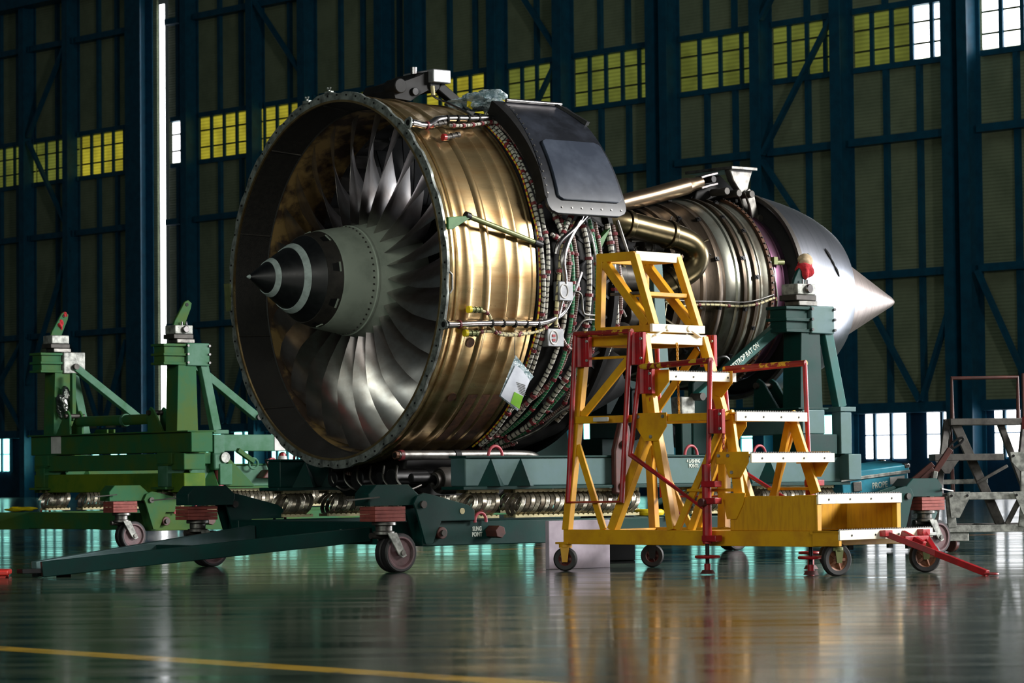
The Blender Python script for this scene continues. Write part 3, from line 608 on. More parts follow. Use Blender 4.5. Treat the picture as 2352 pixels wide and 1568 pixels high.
harness([(1.12, 17, 1.35), (1.16, 8, 1.34), (1.17, -4, 1.34), (1.18, -18, 1.34), (1.17, -32, 1.34), (1.10, -48, 1.33), (1.0, -66, 1.33)], 'cable_green', .016, 8)
harness([(1.18, 18, 1.34), (1.21, 8, 1.33), (1.22, -6, 1.33), (1.21, -20, 1.33), (1.20, -30, 1.33), (1.12, -38, 1.33), (.98, -46, 1.33)], 'cable_braid', .017, 8)
harness([(1.30, 19, 1.34), (1.33, 8, 1.33), (1.33, -6, 1.33), (1.33, -18, 1.33), (1.30, -30, 1.33), (1.24, -40, 1.33), (1.20, -52, 1.33), (1.08, -64, 1.33), (.98, -74, 1.33)], 'cable_white', .023, 10)
harness([(1.38, 18, 1.34), (1.40, 6, 1.33), (1.40, -8, 1.33), (1.40, -22, 1.33), (1.34, -34, 1.33), (1.26, -46, 1.33), (1.20, -58, 1.33), (1.06, -72, 1.33)], 'cable_green', .017, 9)
harness([(1.43, 17, 1.34), (1.45, 4, 1.33), (1.45, -10, 1.33), (1.44, -24, 1.33), (1.36, -37, 1.34), (1.36, -45, 1.34), (1.22, -56, 1.33)], 'cable_braid', .015, 7)
harness([(1.02, -16, 1.37), (1.0, -8, 1.37), (1.02, 2, 1.37), (1.06, 9, 1.37), (1.14, 13, 1.38), (1.2, 16, 1.38)], 'cable_cream', .016, 4)
harness([(.97, 12, 1.37), (1.05, 11, 1.37), (1.12, 15, 1.38), (1.22, 20, 1.38)], 'cable_white', .018, 3)
harness([(1.56, 17, 1.32), (1.58, 6, 1.3), (1.62, -6, 1.28), (1.68, -16, 1.25), (1.66, -28, 1.24), (1.55, -42, 1.26), (1.48, -54, 1.28)], 'cable_white', .026, 5)
harness([(1.62, 17, 1.32), (1.64, 4, 1.3), (1.70, -10, 1.26), (1.73, -22, 1.2)], 'cable_braid', .017, 5)
harness([(1.02, -14, 1.36), (1.12, -20, 1.36), (1.22, -23, 1.36), (1.34, -21, 1.36), (1.47, -20, 1.35)], 'cable_braid', .013, 4)
harness([(.42, 51, 1.385), (.55, 51.5, 1.385), (.70, 53, 1.385), (.85, 55, 1.385), (.95, 55, 1.385)], 'cable_white', .014, 6)
harness([(.30, -11.5, 1.37), (.40, -13.0, 1.37), (.46, -17.5, 1.37), (.56, -19, 1.37), (.74, -18.5, 1.37), (.9, -17, 1.37), (1.0, -14, 1.36)], 'cable_cream', .012, 4)
harness([(.30, -18.5, 1.365), (.44, -18.0, 1.365), (.60, -18.6, 1.365), (.80, -18.0, 1.365)], 'cable_cream', .011, 3)
harness([(.86, -72, 1.32), (1.0, -70, 1.34), (1.12, -66, 1.35), (1.2, -62, 1.35)], 'cable_braid', .014, 4)
for ph0, a0, a1, cap, sd_ in ((50.5, .25, .40, 'red', 1), (44.5, .29, .44, 'red', 2), (-11.5, .215, .31, 'tape', 3), (-18.5, .215, .31, 'tape', 4)):
    k = MB(); n_ = 5
    for i in range(n_):
        x0 = a0+(a1-a0)*i/n_; k.cyl(P(x0, ph0+(2.0*i/n_ if ph0 > 0 else 0), 1.385), P(x0+(a1-a0)/n_*.8, ph0+(2.0*i/n_ if ph0 > 0 else 0), 1.385), .024-.005*(i % 2), 10)
    ko = k.build('harness_connector', 'green_rod' if ph0 < 0 else 'dark_ring', ENG); MB().cyl(P(a0-.022, ph0, 1.385), P(a0+.002, ph0, 1.385), .026, 12).build('dust_cap', cap, ko)
# metal pipes in front of the case
def pipe(pts, mt, rad, name='metal_pipe', n=10): return MB().tube(spline([P(*q) for q in pts], 6), rad, n).build(name, mt, ENG)
pipe([(1.02, -13, 1.36), (1.06, -3, 1.37), (1.04, 4, 1.38), (1.10, 10, 1.39), (1.24, 17, 1.40), (1.30, 21, 1.40)], 'steel', .024)
pipe([(1.0, 6, 1.36), (1.03, 9.5, 1.38), (1.16, 13.5, 1.40), (1.30, 18, 1.40)], 'steel', .020)
pipe([(1.17, -5, 1.35), (1.23, -6, 1.36), (1.26, -11, 1.36), (1.30, -12, 1.36), (1.42, -12.3, 1.36), (1.47, -14, 1.35), (1.52, -18, 1.34)], 'steel_dull', .008)
pipe([(1.16, -19, 1.35), (1.22, -17, 1.36), (1.28, -13.8, 1.36), (1.42, -14, 1.36), (1.46, -18, 1.35), (1.50, -21, 1.34)], 'steel_dull', .008)
pipe([(1.30, 18, 1.36), (1.33, 12, 1.39), (1.35, 4, 1.39), (1.37, 3, 1.38)], 'steel', .008)
pipe([(1.64, 18, 1.35), (1.72, 6, 1.33)], 'steel_dull', .013)
for q in range(7):
    pipe([(1.56+.02*q, 2-3*q, 1.22), (1.58+.02*q, -10, 1.2), (1.62+.015*q, -24, 1.18-.01*q), (1.58, -36, 1.2)], 'steel_dull', .006)
pipe([(1.78, 14, 1.05), (1.76, 2, 1.05), (1.74, -14, 1.05), (1.6, -40, 1.1), (1.5, -58, 1.15)], 'steel', .032, 'drain_duct')
pipe([(1.86, 14, 1.0), (1.86, 0, 1.0), (1.84, -12, 1.0)], 'steel', .022, 'drain_duct')
for aa, ph, w, h, nm in ((1.02, -19.5, .15, .13, 'data_box'), (1.06, -5.2, .13, .14, 'data_box')):
    c = Vector(P(aa, ph, 1.36)); k = MB(); k.box(-w/2, w/2, -.035, .035, -h/2, h/2); o = k.build(nm, 'boxgrey', ENG, .006); o.location = c; o.rotation_euler = (math.radians(-ph)*.0, 0, 0)
    g = MB(); g.tube([(.036*math.cos(t)-.02, -.036, .048*math.sin(t)) for t in [2*PI*i/24 for i in range(24)]], .006, 6, True); g.build('box_window', 'white', o)
    if ph < -10:
        for zz in (.012, -.02): MB().box(-.034, -.008, -.040, -.034, zz-.008, zz+.010).build('red_mark', 'red', o)
c = MB().box(1.46, 1.60, -1.24, -1.17, .02, .16).build('control_unit', 'dark_ring', ENG, .008)
k = MB()
for i in range(4):
    k.box(1.475, 1.585, -1.248, -1.238, .035+.03*i, .052+.03*i)
k.build('cooling_fins', 'boxgrey', c)
MB().prism([(0, 0), (.16, .14), (.05, -.05)], 'y', -1.30, -1.25).build('green_gusset', 'green_part', ENG).location = (1.40, 0, .22)
# accessory pieces in the shadow behind
for a_, b_, c_, rr, ln, ang_ in ((1.06, 1.18, -.02, .10, .16, 0), (1.10, 1.16, .22, .09, .14, 0), (1.9, .78, -.1, .12, .35, 0), (2.2, .62, .06, .10, .4, 0), (2.35, .66, -.22, .12, .3, 0), (1.95, .5, .42, .1, .3, 0), (2.55, .60, .30, .06, .2, 0), (1.95, .72, -.42, .13, .45, 0), (2.45, .55, -.45, .10, .4, 0)):
    k = MB(); k.cyl(Q(a_-ln/2, b_, c_), Q(a_+ln/2, b_, c_), rr, 20); k.cyl(Q(a_-ln*.15, b_, c_), Q(a_+ln*.05, b_, c_), rr*1.12, 20); k.build('accessory', 'dark_ring', ENG, .006)
rnd = random.Random(5)
for i in range(26):
    a_ = rnd.uniform(1.9, 2.75); ph = rnd.uniform(-35, 48); r_ = .64+rnd.uniform(0, .12)
    k = spline([P(a_+rnd.uniform(-.18, .18)*j, ph+rnd.uniform(-10, 10)*j, r_+rnd.uniform(-.03, .05)) for j in range(4)], 5)
    MB().tube(k, rnd.choice((.006, .009, .013)), 8).build('fuel_pipe', rnd.choice(('steel_dull', 'dark_ring', 'duct', 'steel')), ENG)
harness([(2.56, -9, .74), (2.72, -12, .75), (2.9, -10.5, .76), (3.1, -10, .78), (3.3, -10.2, .80), (3.5, -8.5, .80), (3.66, -5, .80), (3.71, -6, .78)], 'cable_cream', .011, 5)
pipe([(2.56, -8, .75), (2.8, -8.5, .77), (3.1, -8, .79), (3.4, -7.5, .80), (3.66, -3, .80)], 'steel_dull', .007)
pipe([(3.71, 14, .75), (3.72, 4, .76), (3.74, -8, .76), (3.73, -20, .75)], 'steel_dull', .010)
k = MB(); k.cyl(P(3.70, 17, .74), P(3.84, 17, .76), .022, 10); k.box(3.70, 3.74, -.77, -.70, .20, .26); k.build('probe_boss', 'green_rod', ENG)
pipe([(2.9, -30, .80), (3.1, -42, .82), (3.3, -40, .82), (3.5, -50, .82), (3.62, -36, .82)], 'steel_dull', .012)
# lower accessories: starter outlet ring, gearbox, long drain tube
og = MB(); og.lathe([(0, .052), (-.02, .052), (-.02, .060), (.03, .066), (.04, .082), (.02, .090), (.06, .100), (.16, .098), (.16, 0)], 40); o = og.build('starter_outlet', 'dark_ring', ENG); o.location = Q(.46, .62, -1.47)
MB().lathe([(-.004, .034), (-.022, .040), (-.022, .052), (.02, .052)], 32).build('outlet_rim', 'steel_dull', o)
gbx = MB(); gbx.prism([(.30, -1.32), (1.35, -1.30), (1.40, -1.42), (1.2, -1.58), (.45, -1.58), (.28, -1.46)], 'y', -.46, .50); gbx.build('gearbox', 'black', ENG, .02)
for a_, b_, rr in ((.28, .45, .07), (.34, .22, .05), (.30, .0, .08), (.26, -.25, .06), (.36, .58, .035)):
    MB().cyl(Q(a_-.10, b_, -1.45), Q(a_+.2, b_, -1.45), rr, 18).build('gearbox_pump', 'dark', ENG, .006)
for i in range(6):
    bb = -.3+.16*i; MB().tube(spline([Q(.2, bb, -1.36), Q(.16, bb+.05, -1.46), Q(.22, bb+.1, -1.53), Q(.34, bb+.1, -1.50)], 5), .008, 8).build('fuel_pipe', rnd.choice(('steel_dull', 'dark_ring')), ENG)
dt = MB(); dt.tube(spline([Q(.12, .62, -1.285), Q(.6, .62, -1.285), Q(1.2, .60, -1.285), Q(1.40, .58, -1.30), Q(1.48, .54, -1.36)], 5), .033, 18); dto = dt.build('drain_tube', 'steel_dull', ENG)
for a_, m_ in ((.13, 'clamp'), (.62, 'black')): MB().cyl(Q(a_, .62, -1.285), Q(a_+(.03 if m_ == 'clamp' else .05), .62, -1.285), .038, 18).build('tube_band', m_, dto)
MB().cyl(Q(.09, .62, -1.285), Q(.125, .62, -1.285), .030, 8).build('tube_nut', 'rust', dto); MB().cyl(Q(.085, .62, -1.285), Q(.10, .62, -1.285), .019, 12).build('tube_bore', 'black', dto)
MB().tube(spline([Q(.60, .45, -1.31), Q(.45, .2, -1.40), Q(.35, -.05, -1.42), Q(.2, -.3, -1.40)], 6), .015, 8).build('wiring_harness', 'cable_braid', ENG)
k = MB(); k.tube(spline([P(1.95, -34, .98), P(1.82, -44, 1.08), P(1.62, -54, 1.15), P(1.42, -62, 1.18), P(1.25, -68, 1.20)], 6), .15, 20); k.build('oil_tank', 'black', ENG)
k = MB(); k.tube(spline([P(2.3, -60, .80), P(1.9, -66, .95), P(1.5, -74, 1.08)], 6), .17, 20); k.build('gearbox_housing', 'black', ENG)
pipe([(1.45, -40, 1.36), (1.40, -43, 1.37), (1.34, -46, 1.37), (1.28, -54, 1.36), (1.15, -62, 1.35)], 'steel_dull', .013)

# ------------------------------------------------------------------ engine stands
def caster(parent, a, b, rim, swing=.10, rad=.135, single=False):
    """twin-wheel caster under a stand arm: the fork and the wheels are parts of the stand"""
    k = MB(); k.cyl(Q(a, b, .325), Q(a, b, .35), .085, 20); k.cyl(Q(a, b, .285), Q(a, b, .325), .06, 20); k.cyl(Q(a, b, .26), Q(a, b, .285), .075, 20)
    k.build('swivel_plate', 'steel_dull', parent, .004)
    cx = a+swing
    for s_ in (-1, 1):
        y0 = b+s_*.078
        MB().prism([(a-.03, .275), (a+.05, .275), (cx+.035, rad-.02), (cx, rad-.035), (cx-.035, rad-.01)], 'y', -y0-.006, -y0+.006).build('caster_fork', 'galv', parent, .003)
    MB().cyl(Q(cx, b-.095, rad), Q(cx, b+.095, rad), .018, 12).build('axle', 'steel_dull', parent)
    MB().cyl(Q(a-.10, b-.02, .255), Q(a+.07, b-.02, .250), .022, 12).build('brake_pedal', 'dark_ring', parent)
    for s_ in (-1, 1):
        yy = -(b+s_*.036)
        prof = [(-.030, rad-.03), (-.030, rad-.008), (-.022, rad), (.022, rad), (.030, rad-.008), (.030, rad-.03)]
        def ring(pf, nm, mt, par):
            m_ = MB(); n = 40; vs = []
            for i in range(n):
                t = 2*PI*i/n
                for y, rr in pf: vs.append((cx+rr*math.cos(t), yy+y, rad+rr*math.sin(t)))
            q = len(pf); fs = []
            for i in range(n):
                j = (i+1) % n
                for e in range(q-1): fs.append((i*q+e, i*q+e+1, j*q+e+1, j*q+e))
            m_.add(vs, fs); return m_.build(nm, mt, par)
        w = ring(prof+[(-.030, rad-.03)], 'wheel', 'tyre', parent)
        ring([(-.016, .0), (-.016, rad-.045), (-.031, rad-.034), (-.031, rad-.022), (.031, rad-.022), (.031, rad-.034), (.016, rad-.045), (.016, 0)], 'wheel_rim', rim, w)

def rope_isolator(parent, a0, a1, b, z0, z1):
    ro = None
    for z, s_ in ((z0, 1), (z1, -1)):
        pts = [(a0, z), (a0, z+s_*.022)]; n = max(2, int((a1-a0)/.045))
        for i in range(n):
            x = a0+(a1-a0)*(i+.5)/n; pts += [(x-.012, z+s_*.022), (x, z+s_*.012), (x+.012, z+s_*.022)]
        pts += [(a1, z+s_*.022), (a1, z)]
        for off in (-.055, .055):
            ro = MB().prism(pts, 'y', -b+off-.012, -b+off+.012).build('isolator_rail', 'cream', parent)
    zc = (z0+z1)/2; R = (z1-z0)/2-.018; n = max(2, int((a1-a0)/.045)); coil = MB()
    for s_ in range(5):
        pts = []
        for i in range(n*12+1):
            t = i/12.0; x = a0+.02+(a1-a0-.04)*t/n+.0068*(s_-2)
            pts.append((x+.034*math.sin(2*PI*t), -b+(R+.02)*math.cos(2*PI*t), zc+R*math.sin(2*PI*t)))
        coil.tube(pts, .0044, 5)
    coil.build('wire_rope_coil', 'rope', ro)

def eye_ring(parent, a, b, z, rr=.062):
    MB().tube([Q(a+rr*math.cos(t), b, z+rr*math.sin(t)*1.1) for t in [PI*i/14 for i in range(-1, 16)]], .011, 10).build('lashing_ring', 'pinkred', parent)

def arm(parent, a, b, s_a, s_b, mt, rim):
    """outrigger with pivot plate, head box, red packing block and caster. s_a = -1 for the front end"""
    def X(x): return a+s_a*(-x)
    bo = b+s_b*.10
    pts = [(X(.02), .43), (X(.0), .47), (X(.03), .525), (X(.09), .545), (X(.17), .53), (X(.48), .455), (X(.53), .42), (X(.53), .35), (X(.24), .35), (X(.16), .19), (X(.10), .19)]
    if s_a > 0: pts = list(reversed(pts))
    for o in (0, -.13):
        y = -(bo+s_b*o); MB().prism(pts, 'y', y-.010, y+.010).build('outrigger_plate', mt, parent, .003)
    hp = [(X(-.36), .46), (X(-.36), .545), (X(-.30), .605), (X(-.02), .605), (X(.06), .54), (X(.04), .46)]
    if s_a > 0: hp = list(reversed(hp))
    y = -(bo-s_b*.02); h = MB(); h.prism(hp, 'y', min(y, y+s_b*.17), max(y, y+s_b*.17)); ho = h.build('outrigger_head', mt, parent, .006)
    MB().cyl(Q(X(.075), bo+s_b*.03, .465), Q(X(.075), bo-s_b*.17, .465), .026, 14).build('pivot_pin', 'dark_ring', parent)
    MB().cyl(Q(X(.42), bo+s_b*.014, .415), Q(X(.42), bo-s_b*.02, .415), .022, 12).build('pin_hole', 'cream', parent)
    x0, x1 = sorted((X(-.34), X(-.08)))
    yb = sorted((-(bo-s_b*.16), -(bo+s_b*.02)))
    for i in range(4): MB().box(x0, x1, yb[0], yb[1], .352+.026*i, .376+.026*i).build('packing_block', 'wood', parent, .002)
    caster(parent, X(-.20), bo-s_b*.07, rim)
    MB().bar(Q(X(-.30), bo+.02, .52), Q(X(-.52), bo-.06, .50), .015, .010).build('locking_lever', 'steel_dull', ho)

def tower(parent, a, b, s_b, mt, pale, out, strut, z_seat, wrap=None, plate=None):
    """support post: out = side of the raking leg (+1 or -1 along the engine), strut = (da, dz) of the diagonal tube"""
    def box(nm, m_, x0, x1, b0, b1, z0, z1, bev=.006, par=parent):
        x0, x1 = sorted((a+out*x0, a+out*x1)); return MB().box(x0, x1, min(-b0, -b1), max(-b0, -b1), z0, z1).build(nm, m_, par, bev)
    col = MB().prism([(a-.12, z_seat), (a+.12, z_seat), (a+.10, 1.76), (a-.10, 1.76)], 'y', -b-.10, -b+.10).build('post', mt, parent, .008)
    for zz in (1.75, 1.835, 1.925): box('head_rib', mt, -.27, -.02, b-.115, b+.115, zz-.012, zz+.012, .003)
    box('head_block', mt, -.25, -.02, b-.09, b+.09, 1.75, 1.925, .004)
    mid = 'stand_mid' if mt == 'stand' else pale
    hp = box('head_plate', plate or pale, -.01, .24, b-.12, b+.12, 1.73, 1.945, .008)
    bl = MB()
    for x in (-.005, .235):
        for zz in (1.76, 1.84, 1.92):
            MB().cyl(Q(a+out*x, b+s_b*.11, zz), Q(a+out*x, b+s_b*.135, zz), .012, 8).build('head_bolt', 'steel', hp)
    lg = MB(); lg.bar((a+out*.17, -(b+s_b*.06), 1.86), (a+out*.34, -(b+s_b*.06), z_seat+.02), .09, .075, (0, 1, 0)); lgo = lg.build('raking_leg', mid, parent, .006)
    box('leg_foot', pale, .27, .44, b-.08, b+.14, z_seat-.015, z_seat+.022, .004)
    box('seat_block', 'steel_dull', -.10, .10, b-.08, b+.08, 1.945, 1.985)
    mb_ = box('mount_block', 'dark_ring', -.14, .08, b-.10, b+.09, 1.985, 2.03); box('mount_cap', 'galv', -.13, .07, b-.085, b+.095, 2.03, 2.115, .008)
    MB().cyl(Q(a-out*.02, b+s_b*.09, 2.075), Q(a-out*.02, b+s_b*.125, 2.075), .034, 20).build('mount_knob', 'steel', parent, .006)
    hr = MB().prism([(a-.10, 2.10), (a+.02, 2.10), (a+.10, 2.28), (a+.11, 2.33), (a+.07, 2.36), (a+.03, 2.34), (a-.08, 2.16)], 'y', -b-.015, -b+.015).build('trunnion_lug', mt, parent, .005)
    MB().cyl(Q(a+.055, b-.02, 2.315), Q(a+.055, b+.02, 2.315), .016, 12).build('lug_hole', 'black', hr)
    for q in (-.02, .03): MB().cyl(Q(a+q, b+.04*s_b, 2.11), Q(a+q, b+.04*s_b, 2.15), .008, 8).build('cap_stud', 'steel', mb_)
    d_ = strut; p = Vector((a+(.12 if d_[0] > 0 else -.14), -(b-s_b*.10), 1.80)); q = p+Vector((d_[0], 0, d_[1]))
    sg = MB(); sg.bar(p, q, .075, .075); so = sg.build('diagonal_strut', mid, parent, .005)
    MB().cyl((p.x, p.y-.06, p.z), (p.x, p.y+.06, p.z), .03, 12).build('strut_pin', 'dark_ring', so); MB().cyl((q.x, q.y-.06, q.z), (q.x, q.y+.06, q.z), .03, 12).build('strut_pin', 'dark_ring', so)
    # cheek plates and link at the foot
    for xa in (a-.11, a+.03):
        pts = [(-(b-s_b*t), z_seat+z) for t, z in ((.14, .0), (.42, .0), (.42, .20), (.37, .25), (.32, .22))]
        MB().prism(pts, 'x', xa-.012, xa+.012).build('cheek_plate', mt, parent, .004)
    MB().cyl(Q(a-.15, b-s_b*.375, z_seat+.195), Q(a+.07, b-s_b*.375, z_seat+.195), .024, 12).build('cheek_pin', 'dark_ring', parent)
    return so

def stand(name, loc, label, mt, pale, rim, lo, hi, frame0, frame1, tow_a, out, strut, z_cross, extra_low):
    st = thing(name, loc, ANG, label, 'engine stand', 'engine transport stands')
    B_ = 1.15
    for s_ in (-1, 1):
        b = s_*B_
        MB().box(lo-(1.6 if extra_low and s_ < 0 else 0), hi, -b-.07, -b+.07, .175, .345).build('base_beam', mt, st, .006)
        for a_, sa in ((lo-.10, -1), (hi+.10, 1)):
            if extra_low and s_ < 0 and sa < 0: continue
            arm(st, a_, b, sa, s_, mt, rim)
        fb = MB(); fb.box(frame0, frame1, -b-.085, -b+.085, .585, .785); fbo = fb.build('cradle_beam', pale if s_ > 0 else mt, st, .008)  # near beam takes the paler copy of the paint for its lit side
        MB().box(frame0-.05, frame1+.05, -b-.13, -b+.13, .562, .585).build('cradle_flange', mt, st, .003)
        MB().box(frame0-.005, frame1, -b-.10, -b+.10, .785, .80).build('cradle_top_plate', mt, st, .003)
        for ga in (frame0+.23, frame0+.50, frame1-1.05, frame1-.78):
            for so_ in (1, -1):
                g = MB(); y = -b-so_*.085; g.add([(ga-.12, y, .585), (ga+.12, y, .585), (ga, y, .785), (ga, y-so_*.11, .585)], [(0, 1, 2), (0, 3, 1), (0, 2, 3), (1, 3, 2)]); g.build('gusset', mt, st)
        L_ = frame1-frame0
        for i0, i1 in ((.01, .085), (.125, .44), (.58, .72), (.76, .98)):
            rope_isolator(st, frame0+L_*i0, frame0+L_*i1, b, .36, .56)
        for aa in (frame0+.29, frame0+2.15, frame0+2.85): eye_ring(st, aa, b+s_*.06, .80)
        for aa in (frame0+.12, frame0+1.95): eye_ring(st, aa, b+s_*.10, .345, .05)
        for aa, rr in ((lo+.14, .042),): MB().cyl(Q(aa, b+s_*.06, .265), Q(aa, b+s_*.12, .265), rr, 18).build('axle_boss', 'brownred', st, .004); MB().cyl(Q(aa, b+s_*.12, .265), Q(aa, b+s_*.14, .265), .022, 12).build('boss_cap', 'dark_ring', st)
        k = MB(); k.cyl(Q(lo+.60, b+s_*.06, .265), Q(lo+.60, b+s_*.19, .265), .046, 6); k.build('sling_lug', 'brownred', st, .003)
        sgo = tower(st, tow_a, s_*B_, s_, mt, pale, out, strut, z_cross, plate=('galv' if extra_low and s_ < 0 else None))
        MB().box(tow_a-.20, tow_a+.24, -b-.13, -b+.13, .80, z_cross-.19).build('post_pedestal', mt, st, .006)
        k = MB().box(tow_a+out*.33-.06, tow_a+out*.33+.06, -(b+s_*.09)-.05, -(b+s_*.09)+.05, .80 if not extra_low else .82, z_cross-.02).build('leg_pedestal', pale, st, .006)
        k = MB().box(tow_a+out*.38-.07, tow_a+out*.38+.07, -(b+s_*.12)-.06, -(b+s_*.12)+.06, .60, .80).build('leg_pedestal', pale, st, .006)
    for a_ in (lo+.07, hi-.07): MB().box(a_-.07, a_+.07, -B_+.07, B_-.07, .18, .34).build('base_crossbeam', mt, st, .006)
    eb = .35 if extra_low else .12
    MB().box(tow_a-.12, tow_a+.12, -B_-eb, B_+eb, z_cross-.19, z_cross).build('bridge_beam', pale if not extra_low else mt, st, .008)
    MB().box(tow_a-.16, tow_a+.16, -B_-eb, B_+eb, z_cross, z_cross+.014).build('bridge_plate', mt, st, .003)
    MB().box(1.75, 1.95, -B_+.085, B_-.085, .60, .77).build('cradle_crossbeam', mt, st, .006)
    return st
ST1 = stand('engine_stand', EW(0, 0, 0), 'dark green wheeled stand carrying the jet engine, with red packing blocks', 'stand', 'stand_pale', 'wheel', -.12, 4.62, .25, 3.95, 3.62, 1, (-.86, -.56), 1.145, False)
for ph_ in (0,):
    MB().tube(spline([Q(2.1, .9, .98), Q(2.6, .6, 1.02), Q(3.2, .2, .92), Q(3.5, -.1, .95)], 5), .07, 14).build('stowed_hose', 'dark', ST1)
    MB().prism([(1.58, .52), (1.70, .50), (1.76, .80), (1.72, 1.02), (1.64, 1.04), (1.58, .84)], 'y', -1.30, -1.25).build('brown_lever', 'brownred', ST1, .012)
    MB().cyl(Q(1.65, 1.32, .58), Q(1.65, 1.24, .58), .03, 14).build('lever_pin', 'steel_dull', ST1); MB().cyl(Q(1.66, 1.32, .88), Q(1.66, 1.24, .88), .03, 14).build('lever_pin', 'steel_dull', ST1)
    MB().prism([(1.8, .80), (2.5, .80), (2.42, 1.16), (2.2, 1.36), (2.0, 1.30)], 'y', .30, .36).build('cradle_plate', 'stand', ST1, .01)
    MB().prism([(2.95, .80), (3.3, .80), (3.1, 1.38), (3.02, 1.42), (2.96, 1.36)], 'y', -.62, -.56).build('cradle_plate', 'stand', ST1, .01)
    MB().box(2.48, 2.62, -1.02, -.90, 1.10, 1.24).build('strut_anchor', 'galv', ST1, .01)
    MB().box(2.50, 2.60, -1.0, -.92, .785, 1.10).build('anchor_post', 'stand', ST1, .008)
    MB().prism([(2.18, 2.26), (2.28, 2.26), (2.38, .80), (2.26, .80)], 'y', -1.05, -.98).build('slung_post', 'stand_pale', ST1, .006)
# tow bar of the laden stand, an A of two channels meeting on the floor
tbm = thing('tow_bar', EW(-2.45, -.05, 0), ANG, 'dark green A-shaped tow bar sloping from the laden stand down to the floor', 'tow bar')
for s_, bb in ((1, .62), (-1, -.86)):
    MB().bar(Q(2.31, bb+.05, .255), Q(.02, .05*s_, .055), .05, .105).build('bar_channel', 'stand' if s_ > 0 else 'stand_pale', tbm, .005)
MB().prism([(-.12, .04), (.30, .12), (.30, -.12), (-.12, -.04)], 'z', .03, .06).build('tow_eye', 'dark', tbm, .004)
MB().box(.18, .26, -.03, .03, 0, .03).build('eye_skid', 'black', tbm)
MB().bar(Q(1.25, .33, .16), Q(1.25, -.45, .16), .05, .06).build('bar_crosspiece', 'stand', tbm, .004)
# stencils
RX = math.pi/2
lettering('FRONT', .052, 'stencil', ST1, (-.124, -.30, .265), (RX, 0, -RX))
lettering('SLING\nPOINT', .042, 'stencil', ST1, Q(.36, 1.2225, .267), (RX, 0, 0))
lettering('4 LASHING\nPOINTS', .038, 'stencil', ST1, Q(2.40, 1.237, .735), (RX, 0, 0))
lettering('FRONT', .05, 'stencil', ST1, Q(1.36, 1.2225, .25), (RX, 0, 0))
lettering('R TO BOOTSTROP RAT ON', .058, 'stencil', ST1, Q(3.0, 1.0905, 1.503), (RX, -math.atan2(.56, .86), 0))
# empty stand behind on the left
A2, B2 = 2.49, -7.55
ST2 = stand('engine_stand', EW(A2, B2, 0), 'empty light green engine stand with two tall posts at the left', 'stand2', 'stand2_pale', 'wheel', -.12, 4.3, .05, 3.7, .27, 1, (.80, -.55), 1.10, True)
for z0, z1, mt in ((.745, .90, 'stand2'), (.535, .715, 'stand2_yellow')):
    MB().box(.10, .34, -1.45, 1.35, z0, z1).build('end_beam', mt, ST2, .008)
MB().box(.145, .152, .90, 1.09, .925, 1.095).build('white_patch', 'white', ST2)
MB().cyl(Q(.30, .62, 1.24), Q(.30, -.80, 1.24), .05, 18).build('cross_tube', 'stand2', ST2)
MB().cyl(Q(.30, .1, 1.24), Q(.30, .06, 1.24), .062, 18).build('tube_collar', 'stand2_pale', ST2)
for aa in (.74, .82):
    MB().prism([(1.0, .93), (1.35, .93), (1.35, 1.06), (1.22, 1.17), (1.0, 1.17)], 'x', aa, aa+.02).build('flange_plate', 'stand2', ST2, .003)
MB().box(.40, 2.4, -1.22, -1.08, .92, 1.08).build('side_rail', 'stand2_pale', ST2, .006)
note(MB().box(1.28, 1.40, -1.225, -1.22, .925, 1.075).build('white_band', 'white', ST2), 'white painted band')
MB().cyl(Q(.60, 1.27, .80), Q(.60, 1.27, .56), .035, 12).build('red_screw', 'pinkred', ST2); MB().cyl(Q(.60, 1.27, .60), Q(.60, 1.27, .50), .05, 12, .075).build('screw_foot', 'pinkred', ST2)
MB().cyl(Q(.64, 1.34, .86), Q(.64, 1.22, .86), .05, 16).build('screw_gear', 'galv', ST2)
MB().box(.52, .66, -1.32, -1.15, .74, .90).build('screw_bracket', 'stand2_pale', ST2, .02)
MB().prism([(1.05, .66), (1.35, .66), (1.30, .74), (1.12, .74)], 'y', -1.36, -1.20).build('rusty_clamp', 'brownred', ST2, .01); MB().bar(Q(1.2, 1.28, .72), Q(1.15, 1.28, .84), .03, .03).build('clamp_hook', 'brownred', ST2)
MB().prism([(.66, .585), (1.0, .585), (.70, .86)], 'y', -1.30, -1.24).build('corner_gusset', 'stand2', ST2, .004)
MB().tube([Q(.98+.05*math.cos(t), 1.3, .80+.05*math.sin(t)) for t in [2*PI*i/20 for i in range(20)]], .012, 8, True).build('lashing_ring', 'stand2_pale', ST2)
MB().bar(Q(.80, 1.30, .93), Q(.98, 1.30, .82), .05, .04).build('ring_link', 'stand2', ST2)
k = MB(); k.bar(Q(.22, -1.12, 1.56), Q(.30, -1.10, 1.34), .03, .05); k.build('hanger_bar', 'stand2_pale', ST2)
MB().bar(Q(.30, -.92, 1.73), Q(.30, -.92, 1.25), .05, .04).build('hanger_bar', 'stand2', ST2)

